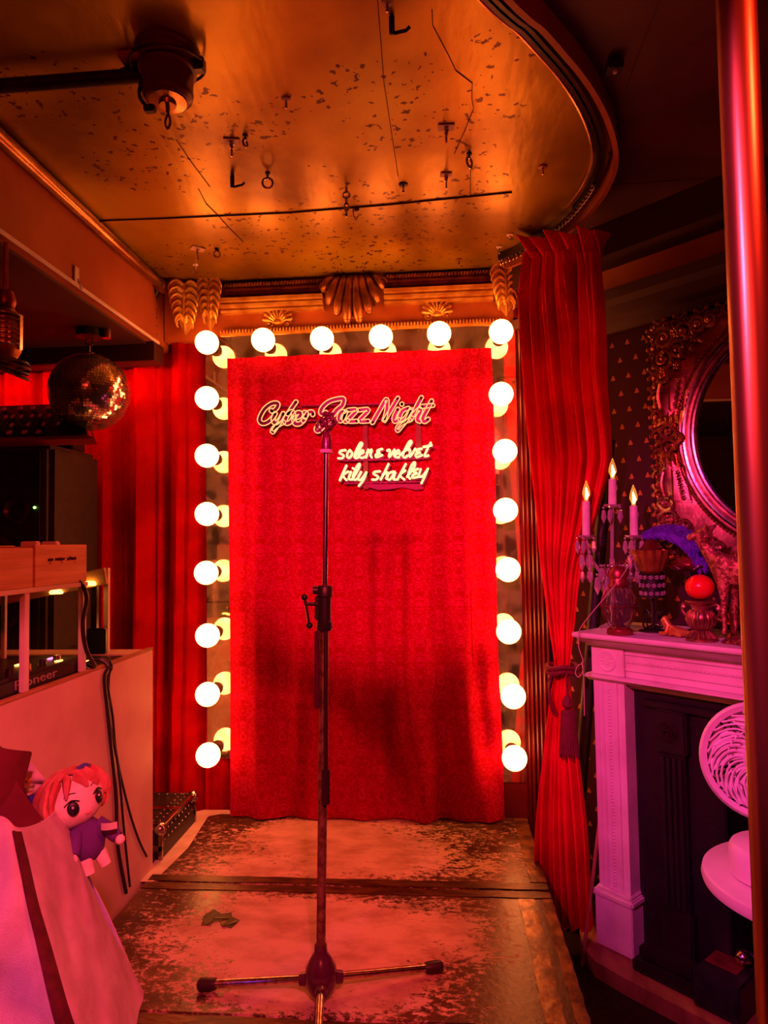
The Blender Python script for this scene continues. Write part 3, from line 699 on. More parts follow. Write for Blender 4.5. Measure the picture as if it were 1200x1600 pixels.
words = {
 'A1': (A_, [[(230, 250), (255, 262), (300, 225), (318, 180), (290, 160), (225, 175), (150, 235), (100, 320), (88, 380), (125, 415), (185, 400), (245, 350), (285, 290)],
        [(285, 290), (258, 360), (275, 408), (325, 385), (385, 290)], [(385, 290), (345, 390), (290, 470), (250, 525), (262, 480), (330, 430), (390, 400)],
        [(545, 145), (480, 240), (425, 335), (405, 395), (440, 415), (490, 380), (515, 310), (490, 268), (440, 300)],
        [(530, 350), (590, 325), (598, 288), (560, 285), (520, 350), (530, 415), (590, 420), (645, 370)],
        [(645, 280), (672, 290), (655, 350), (635, 385)], [(660, 340), (695, 285), (745, 275), (755, 310)]]),
 'A2': (A_, [[(915, 275), (870, 300), (850, 270), (880, 205), (960, 140), (1060, 110), (1135, 110), (1120, 190), (1050, 250), (965, 370), (885, 450), (820, 510), (795, 480), (850, 400), (960, 330)]]),
 'B2': (B_, [[(60, 248), (20, 262), (-5, 325), (15, 362), (50, 325), (85, 245), (55, 335), (75, 368), (100, 350)], [(100, 235), (205, 235), (105, 355), (215, 362)], [(225, 235), (345, 232), (240, 355), (345, 362)]]),
 'B3': (B_, [[(390, 382), (465, 250), (552, 105), (562, 190), (545, 290), (525, 365), (600, 240), (690, 90)],
        [(690, 220), (645, 310), (650, 368), (700, 340)], [(735, 160), (736, 168)],
        [(815, 212), (745, 240), (708, 320), (735, 358), (790, 310), (850, 215), (795, 340), (725, 430), (685, 475), (690, 430), (760, 375), (830, 350)],
        [(965, 85), (905, 200), (840, 345)], [(870, 290), (935, 225), (955, 245), (915, 340), (945, 368)],
        [(1085, 125), (1035, 220), (980, 330), (1000, 370), (1045, 340)], [(965, 195), (1100, 180)]])}
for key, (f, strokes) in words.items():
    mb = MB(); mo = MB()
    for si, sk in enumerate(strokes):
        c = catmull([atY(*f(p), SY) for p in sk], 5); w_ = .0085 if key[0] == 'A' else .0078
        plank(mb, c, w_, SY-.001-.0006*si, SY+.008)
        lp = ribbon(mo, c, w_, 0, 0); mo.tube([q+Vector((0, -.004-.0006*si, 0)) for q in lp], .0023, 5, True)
    mb.build('dark_letters', 'letterback', sg); mo.build('beaded_outline', 'glow_outline', sg)
lines = [
 [[(140, 165), (90, 172), (75, 198), (118, 220), (105, 252), (60, 255)], [(190, 165), (160, 200), (162, 245), (190, 245), (212, 200), (190, 165)],
  [(240, 240), (290, 160), (325, 95), (300, 90), (250, 190), (240, 245), (270, 250), (290, 230)], [(290, 215), (335, 190), (330, 165), (300, 190), (290, 230), (320, 250), (370, 230)],
  [(390, 160), (368, 245)], [(375, 200), (430, 158), (415, 215), (428, 245)], [(545, 152), (500, 165), (490, 185), (520, 195), (475, 215), (480, 243), (545, 220)],
  [(600, 170), (630, 165), (620, 245), (680, 160)], [(680, 215), (730, 190), (725, 165), (690, 190), (680, 235), (730, 245)],
  [(740, 220), (820, 150), (870, 78), (845, 70), (795, 160), (772, 230), (800, 245), (825, 225)], [(830, 160), (852, 160), (848, 240), (910, 150)],
  [(980, 150), (930, 160), (930, 185), (965, 190), (915, 210), (925, 242), (985, 220)], [(1080, 85), (1040, 160), (1012, 230), (1055, 225)], [(1000, 130), (1090, 112)]],
 [[(150, 335), (110, 420), (78, 498)], [(170, 400), (112, 442), (150, 495)], [(200, 405), (175, 480), (215, 488)], [(222, 365), (224, 368)], [(230, 460), (288, 360), (295, 315), (262, 350), (222, 455), (238, 492), (270, 480)],
  [(312, 405), (275, 480), (312, 488), (370, 410)], [(370, 410), (340, 490), (288, 560)],
  [(520, 398), (462, 405), (452, 430), (500, 455), (480, 488), (435, 490)], [(615, 318), (570, 410), (528, 490)], [(550, 440), (600, 408), (590, 480)],
  [(670, 402), (620, 420), (600, 470), (630, 490), (692, 400), (668, 480), (692, 490)], [(805, 318), (760, 400), (712, 490)], [(800, 390), (742, 440), (790, 490)],
  [(820, 460), (898, 350), (905, 300), (870, 330), (832, 440), (852, 480)], [(940, 372), (892, 390), (900, 410), (930, 420), (882, 440), (882, 470), (940, 460)],
  [(970, 375), (950, 450), (990, 450), (1050, 370)], [(1050, 370), (1012, 460), (978, 530)]]]
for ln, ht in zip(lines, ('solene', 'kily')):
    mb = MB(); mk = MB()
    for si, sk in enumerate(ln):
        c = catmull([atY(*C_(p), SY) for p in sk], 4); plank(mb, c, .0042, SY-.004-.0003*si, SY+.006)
        plank(mk, [q+Vector((.003, 0, -.004)) for q in c], .0058, SY+.0065, SY+.0085)  # dark backing shifted down and right, doubling as the letters' drop shadow
    mb.build('cream_letters', 'letter', sg); mk.build('letter_shadow_backing', 'letterback', sg)
mb = MB()
for (x0, y0, x1, y1) in ((417, 633, 470, 637), (470, 634, 668, 630), (440, 658, 600, 655), (600, 655, 672, 651)):
    a, b = atY(x0, y0, SY+.012), atY(x1, y1, SY+.012); mb.tube([a, b], .004, 6)
for (x0, y0, x1, y1) in ((537, 720, 668, 716), (537, 756, 665, 752)):
    a, b = atY(x0, y0, SY+.013), atY(x1, y1, SY+.013); mb.box((a.x, SY+.0095, b.z-.004), (b.x, SY+.014, a.z+.004), .001)
pl = [C_(p) for p in [(310, 540), (1000, 535), (1000, 595), (920, 605), (850, 590), (760, 575), (640, 595), (500, 605), (420, 580), (310, 575)]]
pp = [atY(*q, SY+.012) for q in pl]; mb.prism([(q.x, q.z) for q in pp], 0, .003, Matrix(((1, 0, 0, 0), (0, 0, -1, SY+.018), (0, 1, 0, 0), (0, 0, 0, 1))))
mb.build('backing_bar', 'signbar', sg)
for (x0, x1, y0, y1) in ((566.5, 575.5, 660, 764), (649.5, 658.5, 660, 700)):
    a, b = atY(x0, y0, SY+.008), atY(x1, y1, SY+.008); mb = MB(); mb.box((a.x, SY+.0145, b.z), (b.x, SY+.0175, a.z), .0008); mb.build('hanging_strap', 'strap', sg)

# ------------------------------------------------------------------ microphone stand
hb = atZ(502, 1562, SZ); hb = Vector((hb.x, hb.y, SZ)); YS = hb.y
ms = thing('microphone_stand', 'straight microphone stand with a folded boom arm, centred on the stage', 'microphone stand', hb)
top = atY(510, 706, YS); bot = hb+Vector((0, 0, .10)); ax = (top-bot).normalized()
def onax(py):
    for i in range(2000):
        p = bot.lerp(top, i/1999); q = CAMR.transposed() @ (p-CAMP)
        if 800-FPX*q.y/-q.z <= py: return p
    return top
mb = MB(); mb.lathe([(0, .012), (.020, .012), (.030, .020), (.038, .040), (.040, .058), (.036, .078), (.024, .100), (.016, .112), (.015, .128), (0, .128)], Matrix.Translation(hb), 28)
for k in range(3):
    a = [math.radians(180), math.radians(18), math.radians(-80)][k]
    d = Vector((math.cos(a), math.sin(a), 0)); mb.tube([hb+d*.01+Vector((0, 0, .05)), hb+d*.052+Vector((0, 0, .045))], [.020, .014], 12)
mb.build('base_hub', 'hub', ms)
for tgt in (atZ(330, 1538, SZ+.016), atZ(672, 1512, SZ+.016), hb+Vector((.045, -.32, .016))):
    d = (tgt-hb); d.z = 0; d.normalize(); a = hb+d*.045+Vector((0, 0, .046)); e = Vector((tgt.x, tgt.y, SZ+.0165))
    mb = MB(); mb.tube([a, e], .0088, 12); lg = mb.build('leg', 'chrome', ms)
    f = (e-a).normalized(); mb = MB(); mb.lathe([(0, -.012), (.0125, -.012), (.014, -.006), (.0155, .018), (.015, .028), (.011, .033), (0, .034)], frame(e, f), 16); mb.build('rubber_foot', 'rubber', lg)
cl = onax(985); ct = onax(915)
mb = MB(); mb.tube([bot, cl], .0112, 16); mb.build('lower_tube', 'rust', ms)
mb = MB(); mb.tube([onax(960), top], .0066, 14); mb.build('upper_tube', 'steel', ms)
Fx = frame(cl, ax, (1, 0, 0)); hh = (ct-cl).length
mb = MB(); mb.lathe([(0, 0), (.018, 0), (.0195, .004), (.0195, .02), (.016, .024), (.0155, hh-.03), (.019, hh-.026), (.019, hh-.004), (.016, hh), (0, hh)], Fx, 20)
mb.tube([Fx @ Vector((-.012, 0, hh-.012)), Fx @ Vector((-.030, -.004, hh-.012))], .010, 12); mb.box((-.024, -.008, -.03), (-.010, .008, .03), .003, Fx @ Matrix.Translation((0, 0, hh*.5))); mb.build('clutch', 'black', ms)
mb = MB(); q = Fx @ Vector((-.045, -.012, hh-.045)); mb.tube([Fx @ Vector((-.016, -.01, hh-.045)), q], .0048, 8)
mb.tube([q+Vector((-.002, 0, .012)), q+Vector((.008, -.002, -.048))], .0035, 8)
mb.ball(q+Vector((-.003, 0, .016)), .0085, 12); mb.ball(q+Vector((.009, -.002, -.052)), .0085, 12); mb.build('clamp_lever', 'blackmetal', ms)
# boom arm folded down along the pole
ba = Fx @ Vector((-.016, -.012, .0)); bb = onax(1105)+Vector((-.014, -.014, 0)); mb = MB(); mb.box((-.006, -.006, 0), (.006, .006, (ba-bb).length), .002, frame(bb, ba-bb, (1, 0, 0))); mb.build('boom_arm', 'hub', ms)
sa, sb = onax(1200)+Vector((.010, -.014, 0)), onax(1252)+Vector((.010, -.014, 0)); mb = MB(); mb.tube([sb, sa], .0105, 14); mb.tube([sa, cl+Vector((.006, -.012, 0))], .0055, 10); mb.build('boom_sleeve', 'rubber', ms)
# clip on top
Ft = frame(top, ax, (1, 0, 0))
mb = MB(); mb.lathe([(0, -.003), (.016, -.003), (.016, .004), (.013, .006), (.0, .006)], Ft, 18); mb.build('thread_collar', 'white', ms)
mb = MB(); mb.lathe([(0, .006), (.0135, .007), (.0125, .030), (.010, .044), (.006, .050), (0, .05)], Ft, 18)
for s in (-1, 1):
    c0 = Vector((s*.006, 0, .070)); dm = [Vector((0, 0, -.024)), Vector((.020, 0, 0)), Vector((0, 0, .026)), Vector((-.020, 0, 0))]
    mb.tube([Ft @ (c0+q+Vector((0, s*.006, s*.005))) for q in dm], .0034, 8, True)
for a, b in (((-.022, 0, .072), (.016, .010, .098)), ((.026, 0, .072), (-.010, .008, .098)), ((-.004, .0, .047), (.018, .004, .074)), ((.006, 0, .05), (-.014, -.004, .085)), ((0, 0, .045), (0, .004, .10))):
    mb.tube([Ft @ Vector(a), Ft @ Vector(b)], .0042, 8)
for p in ((-.010, -.006, .066), (.014, -.004, .080), (0, 0, .095)): mb.ball(Ft @ Vector(p), .0065, 10)
mb.build('microphone_clip', 'hub', ms)
# ------------------------------------------------------------------ things fixed to the ceiling
CB = CZ-.008
def hang(name, label, cat, px, py, build, group=None):
    p = atZ(px, py, CB); t = thing(name, label, cat, p, G if 'hook' in name or 'eye' in name else group); build(t, p); return t
def plate_hook(sz=.022, rot=.3):
    def f(t, p):
        mb = MB(); mb.box((-sz, -sz*.7, -.004), (sz, sz*.7, -.0002), .001, Matrix.Translation(p) @ Matrix.Rotation(rot, 4, 'Z')); mb.build('plate', 'cord', t)
        mb = MB(); mb.lathe([(0, 0), (.007, 0), (.007, -.008), (.005, -.010), (.005, -.018), (0, -.018)], Matrix.Translation(p+Vector((0, 0, -.004))), 10); mb.tube([p+Vector((0, 0, -.02)), p+Vector((0, 0, -.045))], .0028, 6); mb.build('bolt', 'steel', t)
    return f
def eye(R=.014, L=.02, rz=0.3):
    def f(t, p):
        mb = MB(); mb.lathe([(0, -.0003), (.008, -.0003), (.008, -.004), (0, -.004)], Matrix.Translation(p), 10); mb.tube([p+Vector((0, 0, -.002)), p+Vector((0, 0, -L))], .003, 6); mb.build('shank', 'blackmetal', t)
        mb = MB(); mb.torus(frame(p+Vector((0, 0, -L-R)), (math.sin(rz), -math.cos(rz), 0)), R, .0035, 20, 8); mb.build('ring', 'steel', t)
    return f
def cup(R=.014, L=.026, cm='brasspipe'):
    def f(t, p):
        mb = MB(); mb.lathe([(0, -.0003), (R, -.0003), (R*.9, -.004), (R*.3, -.007), (0, -.007)], Matrix.Translation(p), 16); mb.build('cup', cm, t)
        mb = MB(); mb.tube([p+Vector((0, 0, -.006)), p+Vector((0, 0, -L))], .003, 6); mb.ball(p+Vector((0, 0, -L)), .0042, 8); mb.build('shank', 'steel', t)
    return f
def clip(t, p):
    mb = MB(); mb.box((-.006, -.004, -.042), (.006, .004, -.0004), .002, Matrix.Translation(p)); mb.tube([p+Vector((.004, 0, -.04)), p+Vector((.03, .002, -.034)), p+Vector((.038, 0, -.028))], .004, 6); mb.build('body', 'black', t)
G = 'hooks and eyes in the gold ceiling'
hang('plate_hook', 'pale square plate with bolt, left of the two rings in the ceiling', 'hook', 362, 220, plate_hook(.022, .2))
hang('ring_hook', 'narrow ring hook beside the left pale ceiling plate', 'hook', 383, 212, eye(.009, .012, 1.2))
hang('ceiling_clip', 'black clip hanging left of the bright ring bolt', 'clip', 363, 272, clip)
hang('eye_bolt', 'bright round eye bolt near the left of the ceiling row', 'eye bolt', 418, 271, eye(.0155, .014, .1))
hang('cup_hook', 'small pale cup hook high on the ceiling, alone above the left hooks', 'hook', 447, 154, cup(.012, .022, 'cord'))
hang('plate_hook', 'pale square plate with bolt above the right ring bolt', 'hook', 697, 198, plate_hook(.022, .05))
hang('eye_bolt', 'oval eye bolt between the two right pale ceiling plates', 'eye bolt', 733, 240, eye(.0145, .012, 1.0))
hang('plate_hook', 'small plate with bolt just below the right ring bolt', 'hook', 697, 272, plate_hook(.017, .1))
hang('cup_hook', 'dark umbrella shaped hook right of the hanging chain', 'hook', 630, 288, cup(.015, .024, 'blackmetal'))
hang('cup_hook', 'mushroom shaped hook nearest the curved rail', 'hook', 848, 260, cup(.014, .022, 'beam'))
hang('plate_hook', 'crooked pale plate with black fitting by the left ceiling corner', 'hook', 309, 388, plate_hook(.026, .7))
hang('eye_bolt', 'thin ring by the crooked plate near the left ceiling corner', 'eye bolt', 339, 389, eye(.012, .008, .2))
hang('cup_hook', 'white capped screw above the left leaf ornament', 'hook', 305, 413, cup(.012, .026, 'white'))
hang('cup_hook', 'white capped screw near the ruffled heading of the drape', 'hook', 780, 385, cup(.012, .026, 'white'))
hang('cup_hook', 'flat pale disc hook above the end of the drape rail', 'hook', 797, 366, cup(.014, .010, 'cord'))
hang('cup_hook', 'brown capped screw above the right stepped moulding', 'hook', 717, 405, cup(.013, .018, 'brasspipe'))
hang('cup_hook', 'small screw above the central leaf, left one', 'hook', 527, 419, cup(.008, .014, 'brasspipe'))
hang('cup_hook', 'small screw above the central leaf, right one', 'hook', 567, 417, cup(.008, .014, 'brasspipe'))
hang('cup_hook', 'small pale hook at the very top edge of the photo', 'hook', 605, 2, cup(.012, .02, 'cord'))
hang('ceiling_clip', 'black fitting near the top edge of the ceiling, by the straight seam', 'clip', 612, 24, clip)
def smallhook(t, p):
    mb = MB(); mb.tube(catmull([p+Vector((0, 0, -.0005)), p+Vector((0, 0, -.02)), p+Vector((.008, 0, -.034)), p+Vector((.016, 0, -.026))], 5), .003, 6); mb.box((.004, -.006, -.012), (.02, .006, -.0005), .001, Matrix.Translation(p)); mb.build('body', 'steel', t)
hang('small_hook', 'small open hook just right of the hanging chain', 'hook', 552, 326, smallhook)
def chain(t, p):
    mb = MB(); mb.tube([p, p+Vector((0, 0, -.014))], .004, 6); mb.torus(frame(p+Vector((0, 0, -.024)), (0, -1, 0)), .010, .0035, 16, 6); mb.build('ring', 'steel', t)
    for i in range(3):
        c = p+Vector((0, 0, -.043-i*.019)); ax_ = (0, -1, 0) if i % 2 else (1, 0, 0); F = frame(c, ax_, (0, 0, 1))
        mb = MB(); mb.tube([F @ Vector((.013*math.cos(a), .007*math.sin(a), 0)) for a in [2*PI*k/16 for k in range(16)]], .0028, 6, True); mb.build('link', 'steel', t)
hang('hanging_chain', 'short bright chain of links hanging in the middle of the ceiling', 'chain', 541, 293, chain)
def lamp(t, p):
    mb = MB(); mb.box((-.018, -.018, -.02), (.018, .018, -.0003), .003, Matrix.Translation(p)); mb.build('housing', 'black', t); mb = MB(); mb.ball(p+Vector((0, -.004, -.022)), (.006, .006, .007), 8); mb.build('sensor', 'white', t)
hang('ceiling_sensor', 'tiny black box with a white tip on the dark ceiling right of the rail', 'sensor', 960, 99, lamp)
# rotating motor with its pipe
p = atZ(262, 82, CB); mt_ = thing('ceiling_motor', 'dark cylindrical ceiling motor with hanging hook, upper left', 'motor', p)
F = Matrix.Translation(p)
mb = MB(); mb.lathe([(0, -.0004), (.072, -.0004), (.072, -.006), (.062, -.010), (.060, -.030), (.064, -.034), (.064, -.046), (.058, -.050), (.055, -.090), (.057, -.094), (.055, -.105), (.048, -.110), (.046, -.112), (0, -.112)], F, 32); mb.build('housing', 'maroon', mt_)
mb = MB(); mb.lathe([(0, -.1122), (.044, -.1122), (.042, -.116), (.020, -.118), (.018, -.126), (0, -.126)], F, 24); mb.build('end_plate', 'brasspipe', mt_)
mb = MB(); mb.tube([p+Vector((0, 0, -.12)), p+Vector((0, 0, -.142))], .005, 8); mb.tube(catmull([p+Vector((0, 0, -.14)), p+Vector((.006, 0, -.16)), p+Vector((0, 0, -.178)), p+Vector((-.006, 0, -.162)), p+Vector((0, 0, -.142))], 4), .003, 6); mb.build('hook', 'steel', mt_)
mb = MB(); mb.torus(Matrix.Translation(p+Vector((0, 0, -.03))) @ Matrix.Rotation(.15, 4, 'X'), .082, .0035, 30, 6); mb.box((.060, -.012, -.05), (.086, .012, -.02), .003, F); mb.build('guard_ring', 'blackmetal', mt_)
mb = MB(); mb.tube(catmull([p+Vector((-.055, -.01, -.06)), p+Vector((-.062, -.01, -.10)), p+Vector((-.045, -.015, -.13)), p+Vector((-.030, -.02, -.14))], 5), .0045, 6); mb.box((-.046, -.028, -.150), (-.020, -.010, -.134), .003, F); mb.build('power_plug', 'black', mt_)
mb = MB(); mb.box((-.11, -.02, -.012), (-.05, .035, -.0005), .002, F); mb.build('mount_plate', 'beam', mt_)
a = atZ(225, 118, CB-.035); b = Vector((-1.169, a.y-.0, a.z))
o = MB().tube([a, b], .0165, 14).tube([a, a+Vector((-.05, 0, .018)), p+Vector((-.055, 0, -.02))], .008, 8).build('conduit_pipe', 'blackmetal', loc=b); tag(o, 'black conduit pipe running along the ceiling from the left to the motor', 'pipe')
# brass pipe along the soffit
a, b = Vector((-1.146, .2, CZ-.032)), Vector((-1.146, 2.72, CZ-.032))
r = thing('brass_pipe', 'long brass pipe along the top of the left soffit', 'pipe', b)
MB().tube([a, b], .0205, 18).build('tube', 'brasspipe', r); mb = MB()
mb.tube([b+Vector((0, -.02, 0)), b+Vector((0, .03, 0))], .027, 16); mb.build('end_fitting', 'oldgold', r)
c0 = atY(238, 462, 2.74)
mb = MB(); mb.tube(catmull([Vector((-1.150, 2.72, c0.z+.04)), c0+Vector((.0, 0, -.02)), c0+Vector((.004, 0, -.08)), c0+Vector((-.004, 0, -.14)), c0+Vector((-.03, -.0, -.22))], 6), [.016]*24+[.012], 12)
for i in range(6): mb.torus(Matrix.Translation(c0+Vector((0, 0, .01-.035*i))), .017, .004, 14, 6)
o = mb.build('corner_conduit', 'black', loc=c0); tag(o, 'black ribbed conduit coming down the corner left of the leaf ornaments', 'conduit')
p = atX(118, 430, -1.169); t = thing('cable_clip', 'small white clip with wire on the orange soffit face', 'clip', p)
MB().box((.0003, -.014, -.028), (.006, .014, .028), .002, Matrix.Translation(p)).build('plate', 'white', t)
MB().tube(catmull([p+Vector((.006, .004, -.01)), p+Vector((.012, .012, -.03)), p+Vector((.010, .022, -.04)), p+Vector((.012, .03, -.03))], 5), .003, 6).build('wire', 'white', t)

# ------------------------------------------------------------------ mirror ball
bc = atY(140, 613, 2.5); R = .148
t = thing('mirror_ball', 'mirror ball hanging from the left soffit', 'disco ball', bc)
MB().ball(bc, R-.0015, 40).build('core', 'black', t)
mb = MB(); rings = 44
for i in range(rings):
    th = PI*(i+.5)/rings; hgt = PI*R/rings*.88; rr = R*math.sin(th); n = max(4, int(2*PI*rr/(PI*R/rings)))
    for k in range(n):
        a = 2*PI*(k+.5*(i % 2))/n; F = frame((0, 0, 0), (math.sin(th)*math.cos(a), math.sin(th)*math.sin(a), math.cos(th)), (-math.sin(a), math.cos(a), 0))
        nn = F.col[2].xyz; tilt = Matrix.Rotation(random.gauss(0, .03), 4, 'X') @ Matrix.Rotation(random.gauss(0, .03), 4, 'Y')
        wv = 2*PI*rr/n*.44; Fm = Matrix.Translation(bc+nn*R) @ F @ tilt; h2 = hgt/2
        mb.f([mb.v(Fm @ Vector(q)) for q in ((-wv, -h2, 0), (wv, -h2, 0), (wv, h2, 0), (-wv, h2, 0))])
mb.build('mirror_tiles', 'tiles', t, recalc=False)
mb = MB(); mb.lathe([(0, R-.004), (.022, R-.006), (.020, R+.004), (.006, R+.006), (0, R+.006)], Matrix.Translation(bc), 16); mb.tube([bc+Vector((0, 0, R)), bc+Vector((0, 0, R+.035))], .003, 6); mb.build('cap', 'steel', t)
mb = MB(); mb.torus(frame(bc+Vector((0, 0, R+.048)), (.3, -1, 0)), .014, .0028, 20, 6); mb.tube([bc+Vector((0, 0, R+.06)), Vector((bc.x, bc.y, 2.16))], .003, 6); mb.build('hanging_ring', 'steel', t)
t = thing('ball_motor', 'small black motor on the soffit from which the mirror ball hangs', 'motor', (bc.x, bc.y, 2.194))
MB().lathe([(0, -.0005), (.05, -.0005), (.05, -.028), (.02, -.034), (0, -.034)], Matrix.Translation((bc.x, bc.y, 2.194)), 20).build('housing', 'black', t)
MB().lathe([(0, -.0005), (.016, -.0005), (.016, -.035), (0, -.035)], Matrix.Translation((bc.x+.068, bc.y, 2.194)), 14).build('terminal_cap', 'brasspipe', t)

# ------------------------------------------------------------------ vintage microphone at the left edge
c = atY(8, 520, 1.75); t = thing('retro_microphone', 'vintage ribbed microphone hanging at the left edge by the mirror ball', 'microphone', c)
mb = MB(); mb.lathe([(0, -.075), (.030, -.07), (.040, -.05), (.042, .02), (.036, .05), (.024, .066), (0, .072)], Matrix.Translation(c), 24); mb.build('body', 'oldgold', t)
mb = MB()
for i in range(7): mb.torus(Matrix.Translation(c+Vector((0, 0, -.035+.0135*i))), .0415, .0042, 26, 6)
for s in (-1, 1): mb.box((s*.043-.004, -.008, -.05), (s*.043+.004, .008, .045), .002, Matrix.Translation(c))
mb.build('grille_ribs', 'chrome', t)
mb = MB(); mb.tube([c+Vector((0, 0, .07)), Vector((c.x, c.y, 2.1945))], .006, 8); mb.lathe([(0, .07), (.022, .07), (.028, .085), (.020, .115), (0, .12)], Matrix.Translation(c), 16); mb.build('hanging_rod', 'copper', t)
mb = MB()
for i in range(4): mb.torus(Matrix.Translation(c+Vector((.01, 0, -.085-.007*i))) @ Matrix.Rotation(.15*i, 4, 'Y'), .05+.004*(i % 2), .0035, 26, 6)
mb.build('coiled_cable', 'cable', t)

# ------------------------------------------------------------------ loudspeaker with mixer on top
sx1 = atY(76, 760, 2.42).x; sz1 = atY(60, 692, 2.42).z; sx0 = sx1-.50
t = thing('loudspeaker', 'large dark loudspeaker behind the booth at the left', 'speaker', (sx1-.25, 2.6, .35))
mb = MB(); mb.box((sx0, 2.44, .95), (sx1, 2.80, sz1), .02); mb.build('cabinet', 'speakerbox', t)
mb = MB(); mb.box((sx0+.02, 2.428, .98), (sx1-.035, 2.4395, sz1-.03), .012); mb.box((sx0+.05, 2.420, sz1-.16), (sx1-.10, 2.4275, sz1-.06), .01); mb.build('front_panel', 'black', t)
wc = ((sx0+sx1)/2-.02, 2.4275, 1.22); F = frame(wc, (0, -1, 0))
mb = MB(); mb.lathe([(.20, 0), (.205, .010), (.185, .014), (.17, .004), (.06, -.000)], F, 48); mb.lathe([(0, .02), (.05, .012), (.06, .0005)], F, 24); mb.build('woofer', 'speakerbox', t)
mb = MB(); mb.lathe([(0, .001), (.055, .001), (.055, .010), (.042, .014), (.03, .004), (0, .004)], frame((sx1-.13, 2.4275, 1.50), (0, -1, 0)), 24); mb.build('tweeter', 'blackmetal', t)
q = atY(54, 793, 2.424); mb = MB(); mb.ball(q, (.006, .003, .005), 10); mb.build('power_light', 'greenled', t)
mb = MB(); mb.tube([((sx0+sx1)/2, 2.62, .0), ((sx0+sx1)/2, 2.62, .95)], .02, 14); mb.lathe([(0, .0005), (.16, .0005), (.16, .015), (.03, .03), (0, .03)], Matrix.Translation(((sx0+sx1)/2, 2.62, 0)), 24); mb.lathe([(0, .93), (.07, .93), (.07, .9498), (0, .9498)], Matrix.Translation(((sx0+sx1)/2, 2.62, 0)), 20); mb.build('pole_mount', 'blackmetal', t)
t = thing('audio_mixer', 'mixing desk with rows of pale knobs on top of the loudspeaker', 'mixer', (sx1-.2, 2.55, sz1))
F = Matrix.Translation((sx1-.62, 2.46, sz1+.004)) @ Matrix.Rotation(math.radians(50), 4, 'X') @ Matrix.Rotation(0, 4, 'Z')
mb = MB(F); mb.prism([(0, 0), (.76, 0), (.66, .20), (0, .20)], 0, .03); mb.build('panel', 'black', t)
mb = MB(F); mb.prism([(0, -.012), (.79, -.012), (.76, 0), (0, 0)], -.002, .034); mb.tube([(.0, -.013, .03), (.79, -.013, .03)], .003, 6); mb.tube([(.79, -.013, .03), (.665, .205, .03)], .003, 6); mb.build('front_edge', 'redpanel', t)
mb = MB(); mb.box((sx1-.6, 2.62, sz1+.0005), (sx1-.02, 2.72, sz1+.075), .005); mb.build('base', 'black', t)
first = None
for r_, (yy, x0, x1, n) in enumerate([(.03, .10, .56, 9), (.075, .06, .62, 10), (.125, .05, .60, 16), (.175, .05, .54, 9)]):
    for i in range(n):
        if random.random() < .18: continue
        x = x0+(x1-x0)*i/(n-1)+random.uniform(-.006, .006)
        mb = MB(F); w2 = .006 if r_ in (1, 2) else .009; mb.box((x-w2, yy-.009, .0302), (x+w2, yy+.009, .037), .0015); mb.build('knob', 'knob', t)

# ------------------------------------------------------------------ booth
BX = -1.0
bt = thing('dj_booth', 'pale painted wooden booth with equipment at the left of the stage', 'booth', (-1.4, 1.7, 0))
def bxp(lo, hi, name, mt_='boothpaint', b=.003): mb = MB(); mb.box(lo, hi, b); return mb.build(name, mt_, bt)
bxp((BX-.018, .95, 0.001), (BX, 2.31, 1.0), 'side_panel'); bxp((-2.2, 2.292, .001), (BX-.0185, 2.31, 1.0), 'back_panel')
bxp((BX-.0182, .95, 1.0003), (BX+.001, 2.311, 1.006), 'edge_trim', 'plywood', .001); bxp((-2.2, 2.20, .990), (BX-.019, 2.2915, 1.0), 'rear_ledge'); bxp((-2.2, .95, .925), (BX-.019, 2.1995, .94), 'inner_shelf', 'plywood')
# deck and mixer on the shelf
t = thing('media_player', 'black media player with jog wheel sunk in the booth, nearest the rack post', 'media player', (-1.2, 1.6, .94), 'media players in the booth')
mb = MB(); mb.box((-1.40, 1.28, .9405), (-1.025, 1.895, 1.045), .008); mb.build('body', 'black', t)
mb = MB(); mb.lathe([(0, 0), (.13, 0), (.135, .006), (.130, .016), (.118, .018), (.115, .022), (0, .022)], Matrix.Translation((-1.25, 1.60, 1.0452)), 40); mb.build('jog_wheel', 'black', t)
mb = MB(); mb.torus(Matrix.Translation((-1.25, 1.60, 1.066)), .122, .0035, 40, 6); mb.build('jog_ring', 'chrome', t)
for i in range(7): mb = MB(); q = (-1.055+.0, 1.40+.068*i, 1.0452); mb.lathe([(0, 0), (.011, 0), (.009, .016), (0, .017)], Matrix.Translation(q), 12); mb.build('knob', 'blackmetal' if i % 2 else 'chrome', t)
for (x, y, k) in ((-1.045, 1.80, 'yellowled'), (-1.09, 1.84, 'pinkled'), (-1.12, 1.74, 'yellowled')): mb = MB(); mb.box((x-.006, y-.012, 1.0452), (x+.006, y+.012, 1.048), .001); mb.build('lit_button', k, t)
text('Pioneer', .032, .0006, 'lettering', 'greytext', Matrix(((0, 0, 1, -1.0243), (1.85, 0, 0, 1.572), (0, 1, 0, 1.014), (0, 0, 0, 1))), t)
mb = MB(); mb.box((-1.30, 1.30, 1.0453), (-1.06, 1.40, 1.075), .01); mb.build('display', 'black', t)
t = thing('effects_unit', 'flat dark unit with small lit buttons in the booth corner', 'effects unit', (-1.2, 2.05, .94))
mb = MB(); mb.prism([(-1.43, 1.955), (-1.028, 1.955), (-1.028, 2.12), (-1.05, 2.19), (-1.43, 2.19)], .9405, .997); mb.build('body', 'black', t)
